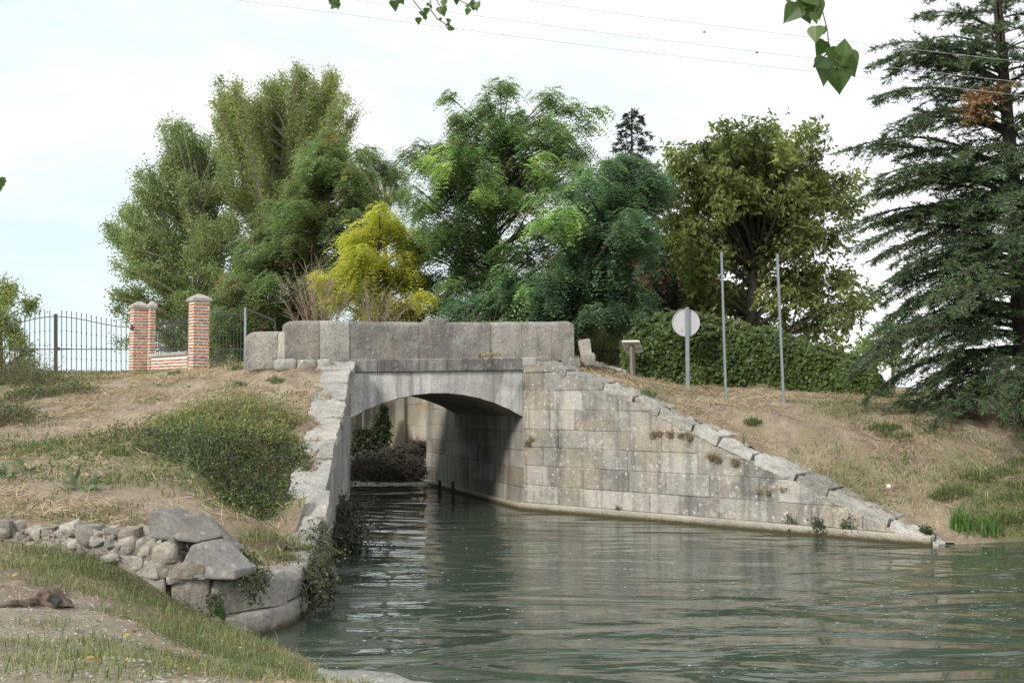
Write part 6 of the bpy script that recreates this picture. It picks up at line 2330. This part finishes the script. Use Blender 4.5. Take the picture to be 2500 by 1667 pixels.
tuft('reed_clump', 'bright green reeds at the waterline right of the wing wall tip', 'reeds', [(GV(2235, 1222) + Vector((0, .1, -.05)), .32), (GV(2270, 1225) + Vector((0, .1, -.05)), .3), (GV(2205, 1215), .2)], 420, .62, M['reed'], .009, .5, .45)
tuft('grass_clump', 'lush dark green grass clump on the bank above the reeds', 'grass clump', [(GV(2190, 1130), .35), (GV(2240, 1105), .4), (GV(2310, 1090), .4), (GV(2345, 1065), .35), (GV(2160, 1150), .25)], 1700, .26, M['grass'], .006, .25, .9)
tuft('grass_clump', 'green grass patch at the right edge above the waterline', 'grass clump', [(GV(2345, 1120), .4), (GV(2330, 1150), .4), (GV(2345, 1190), .4), (GV(2300, 1200), .3)], 1300, .22, M['grass'], .006, .25, .9)
tuft('grass_clump', 'dark green sedge clump on the slope below the cedar', 'grass clump', [(GV(2015, 990), .35), (GV(2055, 1005), .4), (GV(2040, 985), .3)], 900, .22, M['grass'], .006, .22, 1.0)
tuft('grass_clump', 'thin grey green tuft beside the coping right of the bridge', 'grass clump', [(GV(1487, 912), .22)], 240, .30, M['rosette'], .005, .5, .8)
tuft('grass_clump', 'soft green and straw coloured grass between the sloping slabs and the end of the coping', 'grass clump', [(GV(600, 1235), .22), (GV(640, 1245), .25), (GV(665, 1255), .22), (GV(690, 1240), .2), (GV(625, 1275), .2), (GV(660, 1285), .2), (GV(575, 1245), .2), (GV(700, 1265), .15)], 1500, .16, M['grass'], .004, .6, 1.2, tsd=.3)
tuft('grass_clump', 'dry grass growing over the rounded top of the quay nose', 'grass clump', [(GV(640, 1300), .2), (GV(610, 1300), .2), (GV(690, 1288), .15), (GV(580, 1290), .15)], 420, .10, M['straw'], .003, .5, 1.3)
tuft('weed_tuft', 'small dark green weed on the slope below the right post', 'weed', [(GV(1728, 975), .22)], 300, .22, M['grass'], .007, .2, 1.0)
tuft('weed_tuft', 'lone grey stalk of weed standing beside the coping below the left post', 'weed', [(GV(1708, 1020), .05)], 16, .55, M['rosette'], .004, .5, .35)
for x, y, lab in ((545, 888, 'small grey green tuft on dry slope, left of the two near the footing stones'), (630, 880, 'small dark green tuft on dry slope, right of the two near the footing stones'), (400, 862, 'feathery grey green tuft growing before the low brick wall'), (540, 850, 'low green weeds at the foot of the thin railing'), (340, 1000, 'pale spindly tuft alone on the dry left slope'), (265, 1045, 'green weed tuft in the middle of the left slope')):
    tuft('weed_tuft', lab, 'weed', [(GV(x, y), .2), (GV(x + 8, y), .16)], 260, .20, M['rosette'] if 'grey' in lab or 'pale' in lab else M['grass'], .006, .35, .9)
# dry grass growing in the wall joints
def wallpt(x, y, d_=.03):
    r_ = ray(x, y)
    n_ = WN
    t_ = (CR - Vector((0, 0, CAMZ))).dot(n_) / r_.dot(n_)
    q = Vector((0, 0, CAMZ)) + r_ * t_
    return q + n_ * d_


for pts_, n_, h_, lab, mt in ((((1500, 1005), (1515, 1000), (1540, 1003), (1565, 1005), (1585, 1010)), 300, .24, 'dry tan grass fringe on a ledge of the right wing wall, highest one', 'straw'),
                              (((1635, 1055), (1650, 1060), (1690, 1068)), 240, .24, 'dry tan grass tuft in a joint of the right wing wall, middle one', 'straw'),
                              (((1745, 1132), (1765, 1135), (1800, 1128)), 110, .16, 'sparse brown grass in a joint of the right wing wall, lowest one', 'straw'),
                              (((1215, 1022), (1222, 1012)), 120, .20, 'dry tan tuft hanging beside the arch corner', 'straw'),
                              (((1424, 1180), (1422, 1172)), 60, .20, 'yellow green tuft at the waterline of the right wing wall', 'grass'),
                              (((1105, 822), (1125, 820), (1140, 818)), 160, .18, 'dry grass and weeds hanging over the cornice above the arch', 'straw')):
    sp = [(wallpt(x, y) if x != 1105 and y > 830 else D(x, y, 25.35), .05) for x, y in pts_]
    if 'cornice' in lab:
        sp = [(D(x, y, 25.15), .08) for x, y in pts_]
    sp = [(q_, r_ * 1.5) for q_, r_ in sp]
    tuft('dry_grass_tuft', lab, 'grass tuft', sp, int(n_ * 1.6), h_ * 1.2, M[mt], .005, .45, 1.5)
bush('rosette_plant', 'pale felted rosette plant on the left bank above the rubble wall', 'plant', [(G(192, 1128), .2, .16, .5)], lambda P, d, t: leaf_simple(P, d, t, (.16, .26), .38, .1, .5), M['rosette'], M['drytwig'], density=120, per=2, spread=.02)
bush('rosette_plant', 'smaller pale rosette plant near the left picture edge on the bank', 'plant', [(G(30, 1092), .18, .14, .6)], lambda P, d, t: leaf_simple(P, d, t, (.13, .22), .38, .1, .5), M['rosette'], M['drytwig'], density=120, per=2, spread=.02)
st0 = hit(425, 1125)
tw0 = thing('tall_weed', 'tall thin pale weed stalk standing in front of the bramble thicket', 'weed', st0)
a = Acc()
a.tube([st0, st0 + Vector((.02, 0, .4)), st0 + Vector((.0, 0, .85))], [.008, .006, .003], 5)
a.build('stem', M['rosette'], tw0)
n = 130
tt = rng.uniform(.1, 1, n)
P = np.array(st0) + np.stack([rng.normal(0, .045, n), rng.normal(0, .045, n), tt * .85], 1)
fol = Fol()
fol.add(*leaf_simple(P, rnd_dir(n), rng.uniform(.2, 1, n), (.04, .09), .35, -.2))
fol.build('leaves', M['rosette'], tw0)
ir0 = hit(495, 1428, 5, 14)
tuft('iris_plant', 'flat upright iris leaves growing at the foot of the quay', 'plant', [(ir0 + Vector((0, .15, -.03)), .07)], 26, .42, M['reed'], .014, .2, .25)

# stump, white scraps, fallen leaves
sp0 = hit(95, 1395, 5, 13)
sw = thing('tree_stump', 'broken weathered stump with dark hollow lying on the near gravel', 'stump', sp0)
a = Acc()
YS_ = sp0.y
prism(a, [D(58, 1396, YS_), D(66, 1382, YS_), D(84, 1368, YS_), (D(100, 1357, YS_)), D(112, 1359, YS_), D(122, 1368, YS_), D(138, 1382, YS_), D(150, 1397, YS_)], (.02, .22, -.01), .5, 3, .03)
a.build('wood', M['driftwood'], sw, smooth=True, sharp=30)
a = Acc()
r0 = hit(60, 1395, 5, 13)
r1 = hit(-10, 1398, 5, 13)
a.tube([sp0 + Vector((-.05, 0, .03)), r0 + Vector((0, 0, .02)), r0.lerp(r1, .5) + Vector((0, 0, .02)), r1 + Vector((0, 0, .0))], [.05, .045, .035, .02], 7)
a.build('root', M['driftwood'], sw, smooth=True)
a = Acc()
V, F = rough_block((.14, .07, .10), 2, .3, .07, 10)
a.add(xf(V, Matrix.Rotation(R(38), 3, 'Y'), D(122, 1379, YS_ - .005)), F)
a.build('hollow', M['darkwood'], sw, smooth=True)  # solid dark block; the hollow's shade is put into its colour
for x, y, s_, lab in ((2041, 1130, .09, 'small white scrap lying on the right slope near the coping'), (257, 1255, .05, 'tiny white stone chip on the left bank above the rubble wall')):
    p = hit(x, y)
    a = Acc()
    V, F = rough_block((s_, s_ * .8, s_ * .9), x, .6, s_ * .12, 6)
    a.add(xf(V, Matrix.Identity(3), p + Vector((0, 0, s_ * .4))), F)
    tag(a.build('white_stone', M['white'], base=p, smooth=True), lab, 'stone')
FLV = [((36, 1330), 'alone in the green grass at the far left'), ((210, 1528), 'largest and yellow, standing upright near the bottom'), ((312, 1465), 'on short grass left of the iris plant'), ((290, 1470), 'on bare ground left of its neighbour'), ((540, 1478), 'on grass nearest the quay nose'), ((548, 1500), 'below the one nearest the quay nose'), ((440, 1520), 'curled, on grass in the middle foreground'), ((385, 1508), 'pale, left of the curled one'), ((706, 1520), 'near the kerb slab'), ((465, 1540), 'below the curled one'), ((290, 1535), 'right of the upright yellow leaf'), ((640, 1535), 'on grass left of the kerb slab'), ((430, 1550), 'close to the bottom edge of the picture'), ((505, 1415), 'beside the iris plant'), ((225, 1440), 'pinkish, on gravel behind the others'), ((101, 1285), 'in grass below the rubble wall'), ((330, 1440), 'small, on grass between gravel and quay')]
for i, ((x, y), wh) in enumerate(FLV):
    p = hit(x, y, 4, 14) + Vector((0, 0, .035))
    a = Acc()
    s_ = .034 if i != 1 else .06
    rz = Matrix.Rotation(random.uniform(0, 6.28), 3, 'Z') @ Matrix.Rotation(random.uniform(.2, .9), 3, 'X')
    out = [(0, 0), (.45, .15), (.5, .35), (.3, .7), (0, 1), (-.3, .7), (-.5, .35), (-.45, .15)]
    V = [p + rz @ Vector((q[0] * s_ * 1.5, (q[1] - .5) * s_ * 1.6, abs(q[0]) * s_ * .7)) for q in out]
    a.add(V, [(0, 1, 2, 3, 4), (0, 4, 5, 6, 7)], random.random() if i != 1 else .95)
    tag(a.build('fallen_leaf', M['fallen'], base=p), 'dry orange leaf ' + wh if i not in (1,) else 'yellow fallen leaf ' + wh, 'leaf', 'fallen leaves on the near bank')

# ------------------------------------------------------------------ ground cover nobody could count
def visible_scatter(n, x0, x1, y0, y1, weight, exclude=True):
    """random ground points where the bank lies open"""
    out = []
    X = rng.uniform(x0, x1, n)
    Yv = rng.uniform(y0, y1, n)
    Qs = np.stack([X, Yv], 1)
    w = weight(Qs)
    Qs = Qs[rng.random(n) < w]
    z = terrain(Qs)
    incut = in_poly(Qs, CUT) & ~in_poly(Qs, LOWPOLY)
    keep_ = (z > .04) & ~incut
    # keep clear of the wall copings
    for A, B, wd_ in ((CR, WEND, .72), (NOSE0, CL, .72)):
        u = np.array([(B - A).normalized().x, (B - A).normalized().y])
        dn = (Qs[:, 1] - A.y) * u[0] - (Qs[:, 0] - A.x) * u[1]
        sx = (Qs[:, 0] - A.x) * u[0] + (Qs[:, 1] - A.y) * u[1]
        keep_ &= ~((np.abs(dn) < (wd_ if A is CR else .5) + rng.uniform(-.35, .1, len(Qs))) & (sx > -.3) & (sx < (B - A).length + .2))
    Qs, z = Qs[keep_], z[keep_]
    return np.stack([Qs[:, 0], Qs[:, 1], z], 1)


def gfield(Q):
    return field(Q, GREEN)


def lying(P, L, w, tint, lift=.03, flat=.25):
    n = len(P)
    an = rng.uniform(0, 6.283, n)
    d = np.stack([np.cos(an), np.sin(an), rng.normal(0, flat, n)], 1)
    e = .25
    gx_ = (terrain(P[:, :2] + np.array([e, 0])) - P[:, 2]) / e
    gy_ = (terrain(P[:, :2] + np.array([0, e])) - P[:, 2]) / e
    d[:, 2] += np.clip(gx_, -1, 1) * d[:, 0] + np.clip(gy_, -1, 1) * d[:, 1]
    d = unit(d)
    s = unit(np.cross(d, np.array([0.0, 0, 1.0]) + rnd_dir(n) * .6))
    P = P + np.array([0, 0, 1.0]) * rng.uniform(0, lift, n)[:, None]
    return (*quads(P, d, s, L, w), tint)


fol = Fol()
P = visible_scatter(380000, -13, 13, 12, 31, lambda Q: np.clip(.9 - gfield(Q) * .8, .15, 1) * np.clip(.45 + .6 * wob(Q, 2.1, 8), .06, 1))
n = len(P)
fol.add(*lying(P, rng.uniform(.10, .38, n), rng.uniform(.007, .014, n), np.clip(.5 + wob(P[:, :2], 1.6, 18) * .2 + rng.normal(0, .28, n), 0, 1), .045))
P = visible_scatter(45000, -6.5, 1.5, 5.2, 13, lambda Q: np.clip(.8 - gfield(Q) * .5, .1, 1))
n = len(P)
fol.add(*lying(P, rng.uniform(.04, .13, n), np.full(n, .004), np.clip(rng.normal(.6, .25, n), 0, 1), .015))
fol.build('dry_straw', M['straw'], kind='stuff')
fol = Fol()
P = visible_scatter(90000, -6.5, 1.5, 5.2, 13.2, lambda Q: np.clip((gfield(Q) - .22 + .34 * wob(Q, 3.0, 30)) * 1.8, 0, 1))
n = len(P)
fol.add(*blades(P, rng.uniform(.03, .11, n) * (1 + .8 * (rng.random(n) < .12)), rng.uniform(.6, 1.8, n), rng.uniform(.0018, .004, n), np.clip(.52 + wob(P[:, :2], 1.8, 40) * .16 + rng.normal(0, .26, n), 0, 1)))
P = visible_scatter(260000, -14, 13, 13, 32, lambda Q: np.clip((gfield(Q) - .28 + .28 * wob(Q, 1.6, 30)) * 1.2, 0, .8))
n = len(P)
fol.add(*blades(P, rng.uniform(.05, .16, n), 1.1, .006, np.clip(.40 + wob(P[:, :2], 1.8, 40) * .14 + rng.normal(0, .2, n), 0, 1)))
P = visible_scatter(110000, -14, 13, 13, 32, lambda Q: np.clip((wob(Q, 1.9, 47) - .75) * 1.2, 0, .7))
n = len(P)
fol.add(*blades(P, rng.uniform(.04, .14, n), 1.2, .006, np.clip(.36 + rng.normal(0, .2, n), 0, 1)))
P = visible_scatter(26000, -14, 13, 13, 32, lambda Q: np.clip((gfield(Q) * .7 - .25 + .42 * wob(Q, 1.3, 25)) * .9, 0.012, .6))
n = len(P)
P = np.repeat(P, 9, 0) + rng.normal(0, 1, (n * 9, 3)) * np.array([.07, .07, .0]) + np.array([0, 0, 1.0]) * rng.uniform(0, .09, n * 9)[:, None]
fol.add(*leaf_simple(P, rnd_dir(n * 9) + np.array([0, 0, .4]), np.clip(np.repeat(rng.uniform(.05, .55, n), 9) + rng.normal(0, .1, n * 9), 0, 1), (.035, .075), .5, -.2, .7))
fol.build('grass', M['grass'], kind='stuff')
# gravel chips
P = visible_scatter(9000, -5.5, 0.5, 5.2, 12.5, lambda Q: np.clip(field(Q, GRAVEL) * 1.1, 0.02, 1))
n = len(P)
s_ = rng.uniform(.006, .02, n)
oc = np.array([[1, 0, 0], [0, 1, 0], [-1, 0, 0], [0, -1, 0], [0, 0, .7], [0, 0, -.7]])
V = (P[:, None] + oc[None] * s_[:, None, None] * rng.uniform(.6, 1.3, (n, 6, 1))).reshape(-1, 3)
tri = np.array([[0, 1, 4], [1, 2, 4], [2, 3, 4], [3, 0, 4]])
F = (np.arange(n)[:, None, None] * 6 + tri[None]).reshape(-1, 3)
mesh_np('gravel', V, F, M['capstone'], kind='stuff', tint=np.repeat(rng.random(n), 4))
# flecks of foam and seed fluff on the water
n = 6500
X = rng.uniform(-6, 13, n)
Yv = 9 + 18 * rng.random(n) ** 1.3
Qs = np.stack([X, Yv], 1)
ok = (terrain(Qs) < -.0) | in_poly(Qs, CUT)
ok &= ~in_poly(Qs, [(-3.2, 10.5), (-3.2, 15.6), (-2.66, 15.4), (-2.6, 12.6), (-3.0, 12)])
Qs = Qs[ok & (rng.random(n) < np.clip(.5 + .5 * wob(Qs, .8, 2), .08, 1))]
n = len(Qs)
an = rng.uniform(0, 3.14, n)
s_ = rng.uniform(.003, .011, n) * (1 + 1.0 * (rng.random(n) < .05))
k6 = np.arange(5) * 2 * math.pi / 5
V = np.zeros((n, 5, 3))
V[:, :, 0] = Qs[:, :1] + np.cos(k6 + an[:, None]) * s_[:, None] * 1.4
V[:, :, 1] = Qs[:, 1:] + np.sin(k6 + an[:, None]) * s_[:, None]
V[:, :, 2] = .006
pts5 = V.reshape(-1, 3)
F = np.arange(n * 5).reshape(-1, 5)
mesh_np('water_flecks', pts5, F, M['foam'], kind='stuff')
# white water in the pool under the arch
n = 1500
P = np.array([tuple(Dz(rng.uniform(808, 985), rng.uniform(1100, 1118), 0)) for _ in range(n)])
ce = wob(P[:, :2], 2.0, 5)
P = P[(ce > -.2) | (rng.random(n) < .3)]
n = len(P)
V = np.zeros((n, 5, 3))
s_ = rng.uniform(.02, .09, n)
V[:, :, 0] = P[:, :1] + np.cos(k6)[None] * s_[:, None] * 1.6
V[:, :, 1] = P[:, 1:2] + np.sin(k6)[None] * s_[:, None]
V[:, :, 2] = .012 + rng.uniform(0, .03, n)[:, None]
mesh_np('white_water', V.reshape(-1, 3), np.arange(n * 5).reshape(-1, 5), M['foam'], kind='stuff')
